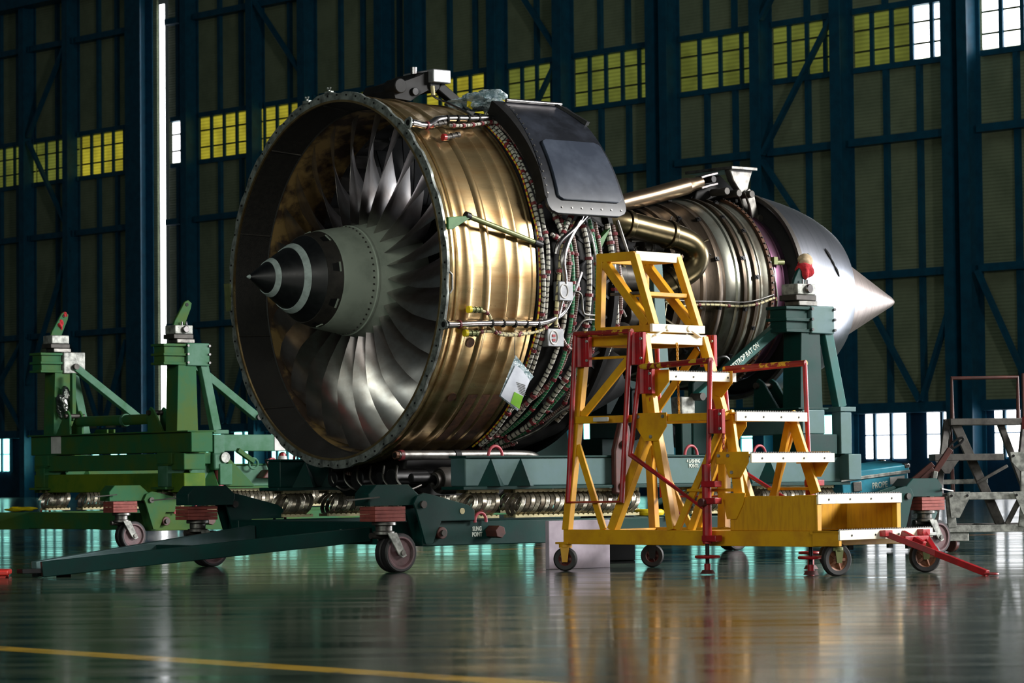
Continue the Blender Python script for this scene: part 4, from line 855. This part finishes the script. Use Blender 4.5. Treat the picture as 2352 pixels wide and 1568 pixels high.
# ------------------------------------------------------------------ things tied to or lying on the stands
def lump(name, mt, loc, sx, sy, sz, seed=1, amp=.25, n=12, label=None, cat=None, group=None, z0=None, parent=None):
    rnd = random.Random(seed); ph = [(rnd.uniform(2, 6), rnd.uniform(2, 6), rnd.uniform(2, 6), rnd.uniform(0, 6)) for _ in range(5)]; vs = []; fs = []
    m_ = n*2
    for i in range(n+1):
        th = PI*i/n
        for j in range(m_):
            p = 2*PI*j/m_; d = Vector((math.sin(th)*math.cos(p), math.sin(th)*math.sin(p), math.cos(th)))
            k = 1+sum(amp/3*math.sin(a*d.x+b*d.y+c*d.z+e) for a, b, c, e in ph)
            vs.append((d.x*sx*k, d.y*sy*k, d.z*sz*k))
    for i in range(n):
        for j in range(m_): fs.append((i*m_+j, i*m_+(j+1) % m_, (i+1)*m_+(j+1) % m_, (i+1)*m_+j))
    o = MB().add(vs, fs).build(name, mt, parent, 0, 60); o.location = loc
    if label: tag(o, label, cat, group)
    return o
cv = thing('lug_cover', EW(3.66, 1.15, 2.20), ANG, 'red cloth cover with beige top tied over the post by the exhaust nozzle', 'cover')
lump('cloth_skirt', 'redcloth', (0, 0, .03), .065, .06, .075, 3, .3, parent=cv); lump('cloth_top', 'beigecloth', (.012, 0, .10), .058, .055, .055, 4, .15, parent=cv)
MB().tube([(-.02, 0, -.03), (-.03, -.02, -.10), (-.01, -.01, -.14), (.0, .0, -.16)], .006, 6).build('tie_cord', 'green_part', cv)
cv2 = thing('lug_wrap', EW(A2+.31, B2-1.15, 2.24), ANG, 'torn red wrap on the lug of the leftmost post', 'wrap')
lump('wrap_cloth', 'redcloth', (-.02, 0, -.01), .032, .03, .05, 9, .4, parent=cv2); lump('wrap_tip', 'redcloth', (.03, 0, .09), .024, .028, .03, 11, .3, parent=cv2)
lump('foil_wrap', 'foil', EW(A2+.24, B2-1.0, 1.42), .07, .07, .13, 6, .5, 14, 'crumpled silver foil wrapped low on the leftmost post', 'foil')
ca = thing('striped_cap', EW(A2+1.42, B2+1.15, .802), ANG, 'small red and white round cap standing on the light green beam', 'cap')
MB().lathe([(0, .0), (0, .075), (.035, .07), (.05, .055)], 24).build('cap_base', 'red', ca).rotation_euler = (0, -RX, 0)
MB().lathe([(.045, .058), (.085, .052), (.09, .045)], 24).build('cap_band', 'white', ca).rotation_euler = (0, -RX, 0)
MB().lathe([(.085, .047), (.12, .04), (.135, .02), (.138, 0)], 24).build('cap_top', 'red', ca).rotation_euler = (0, -RX, 0)
lump('yellow_strap', 'tape', EW(2.33, B2-1.15, .374), .13, .06, .022, 15, .4, 12, 'loose yellow strap lying on the left end of the empty stand', 'strap')
MB_s = None
ca.scale = (.8, .8, .8)
# document pouch hanging from the fan case
dp = thing('document_pouch', ENG.matrix_basis @ Vector(P(.66, -24, 1.34)), ANG, 'clear document pouch with a white sheet and lime green print hanging on the fan case', 'pouch')
PW = Matrix.Rotation(math.radians(-14), 4, 'X')
def sheet(nm, mt, pts, y, par, th=.002):
    v = [(x, y-(0.05*math.sin((x+.1)*9))*.35, z) for x, z in pts]; vv = v+[(p[0], p[1]-th, p[2]) for p in v]; n = len(v)
    return MB().add(vv, [tuple(range(n)), tuple(reversed(range(n, 2*n)))]+[(i, n+i, n+(i+1) % n, (i+1) % n) for i in range(n)]).build(nm, mt, par)
dp.location = ENG.matrix_basis @ Vector(Q(.66, 1.30, -.37))
sheet('film', 'film', [(-.006, -.217), (-.142, -.508), (.006, -.612), (.119, -.40), (.158, -.366)], .006, dp)
sheet('paper_sheet', 'paper', [(-.012, -.286), (-.136, -.505), (.006, -.603), (.112, -.392), (.03, -.31)], -.002, dp)
sheet('green_print', 'lime', [(-.025, -.477), (-.058, -.557), (.014, -.597), (.049, -.508)], -.0045, dp)
for i in range(7): MB().bar((-.006+.004*i, -.018, -.41-.012*i), (.07-.0*i, -.022, -.43-.012*i), .004, .003).build('printed_line', 'grey_dark', dp)
MB().tube([(0, .0, -.02), (-.004, .002, -.12), (-.006, .004, -.22)], .003, 6).build('hanging_string', 'steel_dull', dp)
# crumpled plastic wrap with yellow tape on top of the engine
pw = thing('plastic_wrap', ENG.matrix_basis @ Vector(Q(1.03, .49, 1.285)), ANG, 'crumpled clear plastic wrap with yellow tape on top of the engine behind the fan case', 'plastic wrap')
for i, (x, y, z, a, b_, c_, m_) in enumerate(((-.02, .10, .06, .14, .16, .07, 'film'), (.10, -.02, .08, .14, .10, .10, 'film'), (-.14, .22, .04, .12, .10, .05, 'film'), (.04, -.12, .02, .09, .09, .05, 'film'))):
    lump('wrap_fold', m_, (x, y, z), a, b_, c_, 20+i, .55, 14, parent=pw)
for x, y, z, rz, h in ((-.13, .05, .03, .3, .07), (.10, -.14, .02, -.2, .12), (.26, .02, .14, .5, .07)):
    o = MB().add([(-.035, 0, -h/2), (.04, .01, -h/2-.01), (.055, .0, h/2), (-.03, .012, h/2-.01), (-.035, .006, -h/2), (.04, .016, -h/2-.01), (.055, .006, h/2), (-.03, .018, h/2-.01)], [(0, 1, 2, 3), (7, 6, 5, 4), (0, 4, 5, 1), (1, 5, 6, 2), (2, 6, 7, 3), (3, 7, 4, 0)]).build('tape_strip', 'tape', pw)
    o.location = (x, y, z); o.rotation_euler = (0, .2, rz-.3)

pw.scale = (.74, .74, .74)
# ------------------------------------------------------------------ yellow access stair
SV = DV*.125+NV*.992; SANG = math.atan2(SV.y, SV.x)
STR = thing('access_stair', EW(.53, 1.99, 0), SANG, 'yellow rolling access stair with red folded guard rails in front of the engine', 'stair')
def sbar(nm, m_, p, q, w=.05, h=.05, up=(0, 1, 0), par=STR, bev=.003): return MB().bar(p, q, w, h, up).build(nm, m_, par, bev)
def sbox(nm, m_, *a, par=STR, bev=.004): return MB().box(*a).build(nm, m_, par, bev)
def stube(nm, m_, pts, rr, par=STR, n=12): return MB().tube(pts, rr, n).build(nm, m_, par)
Wd = .90
for w0 in (-.02, Wd-.03): sbox('base_rail', 'yellow', .0, 2.24, w0, w0+.05, .185, .285)
for s0 in (.02, .98, 1.50, 2.20): sbox('base_crossrail', 'yellow', s0, s0+.05, .03, Wd-.03, .19, .28)
sbox('front_deck', 'yellow', 2.18, 2.42, -.05, Wd+.03, .262, .288); sbox('base_rail', 'yellow', 2.20, 2.415, -.05, -.02, .19, .286)
def angle_leg(nm, p, q, par=STR, wid=.062):     # an L-section leg seen as two faces
    b = MB(); b.bar(p, q, wid, .008, (0, 1, 0)); p2 = Vector(p); q2 = Vector(q); d = (q2-p2).normalized(); sd = d.cross(Vector((0, 1, 0))).normalized()
    b.bar(p2+sd*(wid/2)+Vector((0, .028, 0)), q2+sd*(wid/2)+Vector((0, .028, 0)), .008, .056, (0, 1, 0)); return b.build(nm, 'yellow', par, .002)
for w0, w1, sg in ((.0, .17, 1), (Wd, .77, -1)):
    def W(z): t = (z-.28)/(1.62-.28); return w0+(w1-w0)*t
    def pt(s, z): return (s, W(z), z)
    sbar('rear_leg', 'yellow', pt(.02, .28), pt(.06, 1.62), .06, .05)
    angle_leg('frame_leg', pt(.70, 1.0), pt(.42, .285)); angle_leg('frame_leg', pt(.72, 1.0), (.80, W(1.0)+sg*.12, .285)); sbar('frame_leg', 'yellow', pt(.76, 1.0), pt(.98, .285), .055, .05)
    sbar('frame_brace', 'yellow', pt(1.34, .96), pt(1.02, .285), .05, .02); sbar('frame_brace', 'yellow', pt(.06, .86), pt(.36, .285), .05, .02)
    sbar('side_beam', 'yellow', pt(.04, 1.035), pt(1.40, 1.035), .07, .05, (0, 0, 1))
    sbar('upper_leg', 'yellow', pt(.60, 1.60), pt(.74, 1.05), .065, .05)
    sbar('diagonal_brace', 'yellow', pt(.55, 1.52), pt(.08, 1.06), .055, .02)
    sbar('lower_brace', 'yellow', pt(1.10, .55), pt(1.48, .55), .05, .02, (0, 0, 1))
    g = MB().prism([(.62, 1.07), (.90, 1.07), (.90, .98), (.82, .88), (.70, .88), (.62, .98)], 'y', W(1.0)-sg*.045-.004, W(1.0)-sg*.045+.004).build('gusset_plate', 'yellow', STR, .002)
    for s_, z_ in ((.65, 1.045), (.87, 1.045), (.76, .91)): MB().cyl((s_, W(1.0)-sg*.048, z_), (s_, W(1.0)-sg*.058, z_), .012, 8).build('gusset_bolt', 'galv', g)
    # lower flight stringer
    sp1 = (1.37, w0+sg*.13, 1.07); sp2 = (1.52, w0+sg*.05, .52)
    sbar('stringer', 'yellow', sp1, sp2, .075, .03); sbar('stringer', 'yellow', (1.36, w0+sg*.13, 1.0), (1.10, w0+sg*.05, .285), .05, .03)
    g = MB().prism([(1.34, .80), (1.62, .80), (1.62, .73), (1.55, .63), (1.45, .63), (1.42, .72), (1.34, .72)], 'y', w0+sg*.03-.004, w0+sg*.03+.004).build('gusset_plate', 'yellow', STR, .002)
    for s_, z_ in ((1.37, .775), (1.45, .775), (1.48, .665)): MB().cyl((s_, w0+sg*.026, z_), (s_, w0+sg*.016, z_), .011, 8).build('gusset_bolt', 'galv', g)
    MB().prism([(.68, 1.36), (.86, 1.36), (.86, 1.28), (.76, 1.18), (.70, 1.20)], 'y', w0+sg*.12-.004, w0+sg*.12+.004).build('gusset_plate', 'yellow', STR, .002)
def tread(s0, s1, wa, wb, z, lip='treadlip', nm='tread'):
    t = sbox(nm, 'yellow', s0, s1, wa, wb, z-.012, z, bev=.002)
    sbox('tread_lip', lip, s1-.012, s1+.004, wa, wb, z-.058, z+.003, par=t, bev=.002)
    k = MB(); n = int((wb-wa)/.025)
    pts = [(wa, z)]
    for i in range(n): pts += [(wa+.025*i+.004, z+.012), (wa+.025*i+.016, z+.012), (wa+.025*i+.02, z+.003)]
    pts += [(wb, z)]
    k.prism(pts, 'x', s1-.006, s1-.002); k.build('serrated_edge', 'grey_dark', t)
    for i in range(4): MB().cyl((s1+.003, wa+(wb-wa)*(i+.5)/4, z-.03), (s1+.007, wa+(wb-wa)*(i+.5)/4, z-.03), .007, 8).build('lip_bolt', 'dark', t)
    return t
tread(.62, .84, .12, .84, 1.345); tread(1.15, 1.46, .10, .84, 1.06); tread(1.38, 1.64, .03, .90, .785)
tread(2.02, 2.21, .0, .88, .515); tread(2.18, 2.42, -.05, .93, .288)
sbox('box_side', 'yellow_worn', 1.48, 2.20, .0, .012, .285, .51); sbox('box_side', 'yellow_worn', 1.48, 2.20, .868, .88, .285, .51); sbox('box_back', 'yellow_worn', 1.75, 1.765, .012, .868, .285, .50)
for w0 in (.0, .835): sbox('box_post', 'yellow', 2.165, 2.205, w0, w0+.045, .285, .515)
g = MB().prism([(1.42, .53), (1.62, .53), (1.60, .46), (1.54, .36), (1.46, .36)], 'y', -.010, -.002).build('gusset_plate', 'yellow', STR, .002)
# upper platform and cage
sbox('platform_deck', 'grey_dark', .04, .60, .17, .79, 1.60, 1.615)
for w0 in (.155, .755): sbox('platform_edge', 'yellow', .03, .62, w0, w0+.05, 1.54, 1.61)
sbox('platform_edge', 'treadlip', .60, .625, .17, .79, 1.545, 1.615)
sbox('platform_edge', 'yellow', .02, .05, .17, .79, 1.545, 1.615)
for w0 in (.22, .68): sbox('cage_sill', 'yellow', .10, .64, w0, w0+.05, 1.63, 1.675)
sbox('cage_sill', 'treadlip', .62, .645, .20, .75, 1.625, 1.68)
for w0, wt in ((.245, .25), (.705, .69)):
    sbar('cage_post', 'yellow', (.12, w0, 1.67), (.14, wt, 2.17), .055, .05); sbar('cage_post', 'yellow', (.62, w0, 1.67), (.44, wt, 2.17), .055, .05)
    sbar('cage_rail', 'yellow', (.11, wt, 2.155), (.46, wt, 2.155), .05, .06, (0, 0, 1)); sbar('cage_brace', 'yellow', (.17, wt, 2.12), (.57, w0, 1.68), .06, .05)
for s_, m_ in ((.455, 'treadlip'), (.125, 'yellow')): sbar('cage_rail', m_, (s_, .24, 2.155), (s_, .70, 2.155), .03, .065, (0, 0, 1))
ct = sbox('cage_step', 'yellow', .40, .555, .265, .685, 1.875, 1.905)
sbar('step_bracket', 'grey_dark', (.22, .26, 1.90), (.50, .26, 1.90), .03, .02, (0, 0, 1))
for w0, d_ in ((.36, 1), (.58, -1)):
    k = MB(); k.bar((.636, w0, 1.655), (.636, w0+.13*(-d_ if d_ > 0 else 1)*1.0, 1.60), .012, .03, (1, 0, 0)); k.cyl((.63, w0, 1.655), (.655, w0, 1.655), .022, 14); k.build('swing_latch', 'treadlip', STR, .003)
# drop chain
def chain(pts, par, mt='yellow'):
    pts = [Vector(p) for p in pts]; L_ = sum((pts[i+1]-pts[i]).length for i in range(len(pts)-1)); n = int(L_/.030); k = MB()
    for i in range(n):
        t = i/n*(len(pts)-1); j = min(int(t), len(pts)-2); c = pts[j].lerp(pts[j+1], t-j); e1 = Vector((1, 0, 0)) if i % 2 else Vector((0, 1, 0))
        k.tube([c+e1*(.007*math.cos(a))+Vector((0, 0, .018*math.sin(a))) for a in [2*PI*q/8 for q in range(8)]], .0035, 5, True)
    o = k.build('hanging_chain', mt, par); o['kind'] = 'stuff'; return o
chain([(.63, .47, 1.54), (.64, .47, 1.05)], STR); chain([(.70, .10, 1.40), (.72, .09, 1.1)], STR, 'red'); chain([(1.42, .02, 1.0), (1.43, .0, .80)], STR, 'red')
# red brackets and folded guard rails
RT = .019
for (s_, w_) in ((.06, .10), (.56, .10), (.56, .84), (1.36, -.03), (.68, .05)):
    z0, z1 = (1.40, 1.62) if s_ < .6 else ((.92, 1.08) if s_ > 1 else (1.20, 1.37))
    b = MB(); b.cyl((s_, w_, z0), (s_, w_, z1), .032, 16); b.box(s_+.02, s_+.09, w_-.004, w_+.03, z0, z1); b.bar((s_+.055, w_+.0, z0), (s_+.055, w_+.0, z1), .03, .02, (0, 1, 0)); b.build('rail_socket', 'red', STR, .003)
    for q in (.2, .8): MB().cyl((s_+.075, w_-.004, z0+(z1-z0)*q), (s_+.075, w_-.014, z0+(z1-z0)*q), .01, 8).build('socket_bolt', 'galv', STR)
def rail(pts, top=None):
    o = MB()
    o.tube(pts, RT, 12, True); ro = o.build('guard_rail', 'red', STR)
    if top: stube('rail_top', 'redyellow', top, RT*1.12, ro)
    return ro
rail([(.05, .07, 1.62), (.03, .0, .47), (.545, -.02, .475), (.56, .07, 1.62)], [(.04, .075, 1.625), (.57, .075, 1.625)])
rail([(.66, .05, 1.375), (.63, -.02, .79), (1.33, -.05, .41), (1.36, -.04, 1.39)], [(.66, .05, 1.38), (1.37, -.04, 1.40)])
rail([(.72, .86, 1.36), (.74, .90, .72), (1.42, .92, .38), (1.40, .90, 1.39)], [(.72, .86, 1.38), (1.41, .90, 1.40)])
rail([(.10, .86, 1.60), (.08, .92, .50), (.60, .94, .50), (.60, .86, 1.60)])
sbar('latch_rod', 'yellow', (.10, .17, 1.46), (.55, .17, 1.46), .018, .018)
note(sbox('maker_plate', 'white', .26, .40, .01, .02, 1.02, 1.05), 'small white oval plate')
# screw jacks
def jack(s_, w_, z1, zt):
    j = MB(); j.cyl((s_, w_, .20), (s_, w_, zt), .031, 18); jo = j.build('screw_jack', 'red', STR, .003)
    MB().cyl((s_, w_, .06), (s_, w_, .20), .014, 12).build('jack_screw', 'dark', jo)
    MB().tube([(s_+.075*math.cos(t), w_+.075*math.sin(t), .115) for t in [2*PI*i/24 for i in range(24)]], .010, 8, True).build('jack_handwheel', 'red', jo)
    for i in range(3):
        t = 2*PI*i/3+.4; MB().bar((s_, w_, .125), (s_+.072*math.cos(t), w_+.072*math.sin(t), .115), .012, .012).build('handwheel_spoke', 'red', jo)
    MB().cyl((s_, w_, .005), (s_, w_, .03), .05, 18, .035).build('jack_foot', 'redhub', jo); MB().cyl((s_, w_, .03), (s_, w_, .07), .022, 12).build('jack_ball', 'red', jo)
    for zz in (.235, .48, .59):
        if zz < zt: MB().box(s_-.02, s_+.10, w_-.035, w_+.035, zz-.02, zz+.02).build('jack_clamp', 'red', jo, .004)
    if zt > .5: MB().cyl((s_, w_-.065, .47), (s_, w_+.03, .47), .028, 14).build('jack_boss', 'redhub', jo, .004)
jack(1.355, -.085, 0, .72); jack(2.10, .06, 0, .30); jack(1.36, .985, 0, .72)
# castors
def tyre_caster(s_, w_, ang, rad, hub, trail, fork_m):
    R_ = Matrix.Rotation(ang, 3, 'Z')
    def T(x, y, z): v = R_ @ Vector((x, y, 0)); return (s_+v.x, w_+v.y, z)
    k = MB(); c = T(-trail, 0, 0); n = 36
    prof = [(-.022, rad-.035), (-.024, rad-.010), (-.014, rad), (.014, rad), (.024, rad-.010), (.022, rad-.035)]
    def rev(pf, nm, mt, par):
        vs = []; fs = []
        for i in range(n):
            t = 2*PI*i/n
            for y, rr in pf: vs.append(T(-trail+rr*math.cos(t), y, rad+rr*math.sin(t)))
        q = len(pf)
        for i in range(n):
            j = (i+1) % n
            for e in range(q-1): fs.append((i*q+e, i*q+e+1, j*q+e+1, j*q+e))
        return MB().add(vs, fs).build(nm, mt, par)
    w = rev(prof+[prof[0]], 'castor_wheel', 'tyre', STR)
    rev([(-.016, 0), (-.016, .022), (-.006, .028), (-.006, rad-.05), (-.016, rad-.04), (-.019, rad-.033), (.019, rad-.033), (.016, rad-.04), (.006, rad-.05), (.006, .028), (.016, .022), (.016, 0)], 'castor_hub', hub, w)
    for i in range(5):
        t = 2*PI*i/5
        for y in (-.010, .010): MB().bar(T(-trail, y, rad), T(-trail+(rad-.04)*math.cos(t), y, rad+(rad-.04)*math.sin(t)), .012, .018, (0, 0, 1) if abs(math.sin(t)) < .9 else (1, 0, 0)).build('hub_spoke', hub, w)
    for y in (-.036, .036):
        MB().add([T(-.03, y-.003, .165), T(.03, y-.003, .165), T(-trail+.018, y-.003, rad-.02), T(-trail-.018, y-.003, rad-.02), T(-.03, y+.003, .165), T(.03, y+.003, .165), T(-trail+.018, y+.003, rad-.02), T(-trail-.018, y+.003, rad-.02)],
                 [(0, 1, 2, 3), (7, 6, 5, 4), (0, 4, 5, 1), (1, 5, 6, 2), (2, 6, 7, 3), (3, 7, 4, 0)]).build('castor_fork', fork_m, STR)
    k = MB(); a = T(-.05, -.05, 0); b = T(.05, .05, 0); k.cyl((s_, w_, .16), (s_, w_, .185), .045, 16); k.build('castor_plate', fork_m, STR, .003)
tyre_caster(.0, .0, .6, .082, 'redhub', .0, 'yellow'); tyre_caster(-.02, .92, .7, .082, 'redhub', 0, 'dark')
tyre_caster(2.33, .03, 1.25, .105, 'orange_wheel', .0, 'green_rod'); tyre_caster(2.38, .90, .9, .105, 'orange_wheel', .0, 'green_rod'); tyre_caster(1.60, .93, .9, .10, 'galv', .0, 'dark')
sbox('castor_bracket', 'yellow', -.06, .06, -.04, .08, .185, .20); sbox('castor_bracket', 'galv', 2.26, 2.42, -.03, .10, .24, .262); sbox('castor_bracket', 'galv', 2.30, 2.44, .82, .95, .24, .262)
# red tow handle of the stair
tw = []
for p, q in (((2.44, .40, .262), (2.70, .585, .135)), ((2.44, .80, .262), (2.70, .585, .135)), ((2.53, .47, .225), (2.53, .72, .225)), ((2.70, .585, .135), (3.12, .55, .014)), ((2.44, .58, .262), (2.62, .57, .19))):
    sbar('tow_arm', 'red', p, q, .035, .04, (0, 0, 1))
MB().tube([(3.15+.045*math.cos(t), .55+.035*math.sin(t), .012) for t in [2*PI*i/18 for i in range(18)]], .008, 6, True).build('tow_ring', 'red', STR)
for w0 in (.40, .80): sbox('tow_hinge', 'red', 2.42, 2.47, w0-.04, w0+.04, .245, .285)

# ------------------------------------------------------------------ grey stair at the right edge; materials carry its lit and backlit members
GO = Vector((3.55, 24.9, 0))
GS = thing('access_stair', GO, .10, 'weathered grey steel rolling stair at the right edge, with raised tow handle', 'stair')
def gbar(nm, m_, p, q, w=.05, h=.05, up=(0, 1, 0), bev=.003): return MB().bar(p, q, w, h, up).build(nm, m_, GS, bev)
def gbox(nm, m_, *a, bev=.004): return MB().box(*a).build(nm, m_, GS, bev)
for y0 in (.0, .80): gbox('base_rail', 'galv' if y0 < .1 else 'grey_dark', -.12, .98, y0-.03, y0+.03, .16, .22)
for x0 in (-.10, .40, .92): gbox('base_crossrail', 'grey_dark', x0, x0+.05, .03, .77, .16, .22)
gbox('lower_tread', 'galv', -.02, .72, -.05, .0, .425, .485); gbox('lower_tread', 'grey_dark', -.22, .06, .0, .10, .43, .48); gbox('lower_tread', 'grey_dark', -.2, .72, .05, .28, .465, .48)
gbox('middle_tread', 'grey_dark', -.08, .50, .12, .34, .745, .80); gbox('top_tread', 'grey_dark', .12, .74, .38, .64, 1.04, 1.095)
for x0 in (-.02, .46):
    gbar('leg', 'grey_dark', (x0+.14 if x0 < .2 else .56, .50, 1.08), (x0-.08 if x0 < .2 else .74, .0 if x0 > .2 else .1, .22), .05, .05)
gbar('leg', 'grey_dark', (.17, .45, 1.07), (.44, .05, .22), .075, .04); gbar('leg', 'grey_dark', (.16, .6, 1.07), (.05, .78, .22), .05, .05)
gbar('leg', 'galv', (.0, -.03, .46), (.02, -.02, .20), .07, .03); gbar('leg', 'galv', (.63, -.03, .46), (.60, -.02, .20), .06, .03); gbar('leg', 'galv', (.66, .1, .78), (.63, .0, .46), .06, .04); gbar('leg', 'grey_dark', (.76, .4, 1.05), (.64, .1, .74), .06, .05)
gbar('brace', 'grey_dark', (.60, .0, .44), (.48, .0, .22), .04, .03); gbar('brace', 'grey_dark', (.52, .1, .70), (.26, .1, .56), .025, .025)
gbar('brace', 'galv', (.02, .3, .57), (.40, .3, .575), .05, .04, (0, 0, 1))
for pts in ([(-.02, .49), (.16, .49), (.15, .43), (.07, .28), (.0, .28)], [(.52, .49), (.70, .49), (.67, .30), (.60, .30)], [(.50, .81), (.72, .81), (.72, .73), (.64, .655), (.58, .655), (.51, .73)]):
    g = MB().prism(pts, 'y', -.075, -.065 if pts[0][0] < .6 else -.06).build('gusset_plate', 'galv', GS, .002)
    for x, z in (pts[0], pts[1]): MB().cyl((x+(.025 if x == pts[0][0] else -.025), -.076, z-.03), (x+(.025 if x == pts[0][0] else -.025), -.084, z-.03), .011, 8).build('gusset_bolt', 'dark', g)
MB().prism([(-.08, .745), (.12, .745), (.04, .64), (.0, .64)], 'y', .12, .13).build('gusset_plate', 'grey_dark', GS, .002)
for pts in ([(.14, .40, 1.09), (.14, .40, 1.43), (.70, .40, 1.435), (.70, .40, 1.09)],): MB().tube(pts, .018, 12).build('guard_rail', 'brownred', GS)
gbar('guard_post', 'brownred', (.175, .62, 1.05), (.19, .62, .46), .03, .03); gbar('rail_post', 'brownred', (.70, .2, 1.46), (.70, .2, 1.1), .035, .035); gbox('rail_socket', 'red', .68, .78, .15, .22, 1.0, 1.1)
MB().cyl((.02+.03, .5, .46), (.05, .5, .66), .03, 14).build('screw_jack', 'brownred', GS)
for i in range(2): MB().cyl((.80, -.10, .03), (.80, -.10, .71), .024, 14).build('screw_jack', 'red', GS) if i == 0 else MB().box(.70, .80, -.12, -.08, .56, .60).build('jack_clamp', 'red', GS)
MB().cyl((.80, -.1, .005), (.80, -.1, .03), .045, 16).build('jack_foot', 'redhub', GS); MB().tube([(.80+.07*math.cos(t), -.1+.07*math.sin(t), .12) for t in [2*PI*i/20 for i in range(20)]], .009, 6, True).build('jack_handwheel', 'red', GS)
gbox('castor_bracket', 'galv', -.12, .16, -.02, .12, .09, .16)
for x0, y0 in ((.02, .05), (.0, .78), (.93, .78), (.93, .05)):
    k = MB(); k.cyl((x0-.02, y0-.02, .075), (x0+.02, y0+.02, .075), .075, 28); k.build('castor_wheel', 'brownred', GS, .008); MB().box(x0-.03, x0+.03, y0-.03, y0+.03, .08, .16).build('castor_fork', 'grey_dark', GS)
for p, q in (((-.24, -.16, .16), (-.16, -.16, .66)), ((-.50, -.10, .44), (-.165, -.16, .72)), ((-.42, -.14, .44), (-.16, -.16, .68)), ((-.16, -.16, .64), (-.02, -.16, .84))):
    gbar('tow_arm', 'brownred', p, q, .045, .045)
gbar('tow_arm', 'galv', (-.23, -.19, .22), (-.15, -.19, .66), .035, .02)
MB().tube([(.03+.035*math.cos(t)+.05*math.sin(t), -.16, .885+.045*math.sin(t)) for t in [2*PI*i/20 for i in range(20)]], .010, 8, True).build('tow_ring', 'black', GS)
gbar('tow_link', 'stand_pale', (-.24, -.17, .16), (-.15, -.1, .34), .06, .03)

# ------------------------------------------------------------------ loose things on the floor
tbx = thing('tool_chest', (2.93, 25.5, .02), .42, 'teal hard case with silver edges lying tilted behind the yellow stair', 'case')
bx = MB().box(-.30, .34, -.20, .20, .49, .62).build('case_body', 'tealbox', tbx, .01); ld = MB().box(-.31, .35, -.21, .21, .635, .69).build('case_lid', 'tealbox', tbx, .01)
for z in (.622, .636): MB().box(-.312, .352, -.212, .212, z-.006, z+.007).build('edge_strip', 'galv', bx, .002)
for x in (-.29, .33):
    for y in (-.19, .19): MB().box(x-.025, x+.025, y-.025, y+.025, .66, .697).build('case_corner', 'steel', ld, .006)
MB().tube([(-.305, -.08, .58), (-.34, -.07, .55), (-.34, .07, .55), (-.305, .08, .58)], .012, 8).build('case_handle', 'black', bx)
MB().box(-.20, -.12, -.215, -.198, .52, .60).build('case_latch', 'steel_dull', bx, .004)
MB().box(.16, .30, -.206, -.198, .54, .60).build('paper_label', 'white', bx)
lettering('PROPE', .07, 'stencil', bx, (.06, -.2015, .545), (RX, 0, 0))
for o in (bx, ld): o.rotation_euler = (math.radians(5), math.radians(-6), 0)
for x0, y0 in ((-.26, -.20), (.30, -.20), (-.26, .10), (.30, .10)): MB().box(x0-.02, x0+.02, y0-.02, y0+.02, 0, .42).build('trolley_leg', 'dark', tbx)
MB().box(-.33, .40, -.30, .16, .42, .445).build('trolley_top', 'dark', tbx)
tag(MB().box(-.02, .02, -.28, .28, 0, .34).build('panel_board', 'lavender', None, .004), 'pale lavender board standing on the floor behind the yellow stair', 'board')
bpy.data.objects['panel_board'].location = EW(.95, 1.62, 0); bpy.data.objects['panel_board'].rotation_euler = (0, 0, ANG+PI/2)
cbx = thing('control_box', EW(2.35, .3, 0), ANG, 'white electrical control box on a pedestal under the engine', 'control box')
MB().box(-.10, .10, -.14, .14, .34, .58).build('box_body', 'white', cbx, .008); MB().box(-.112, -.10, -.12, .12, .36, .56).build('box_door', 'white', cbx, .004); MB().box(-.14, .14, -.16, .16, 0, .34).build('pedestal', 'black', cbx, .008)
cn = thing('safety_cone', (-3.66, 20.95, 0), .1, 'red plastic cone base cut by the left edge of the picture', 'cone')
MB().box(-.20, .20, -.20, .20, .012, .05).build('cone_base', 'coneplastic', cn, .012)
for x in (-.15, .15):
    for y in (-.15, .15): MB().box(x-.03, x+.03, y-.03, y+.03, 0, .012).build('base_foot', 'coneplastic', cn)
MB().cyl((0, 0, .05), (0, 0, .60), .13, 28, .03).build('cone_body', 'coneplastic', cn)
tag(MB().tube([(.09*math.cos(t), .09*math.sin(t), .03) for t in [2*PI*i/24 for i in range(24)]], .025, 8, True).build('strap_reel', 'tape'), 'small yellow strap reel on the stand base behind the yellow stair', 'reel').location = EW(2.03, 1.15, .346)
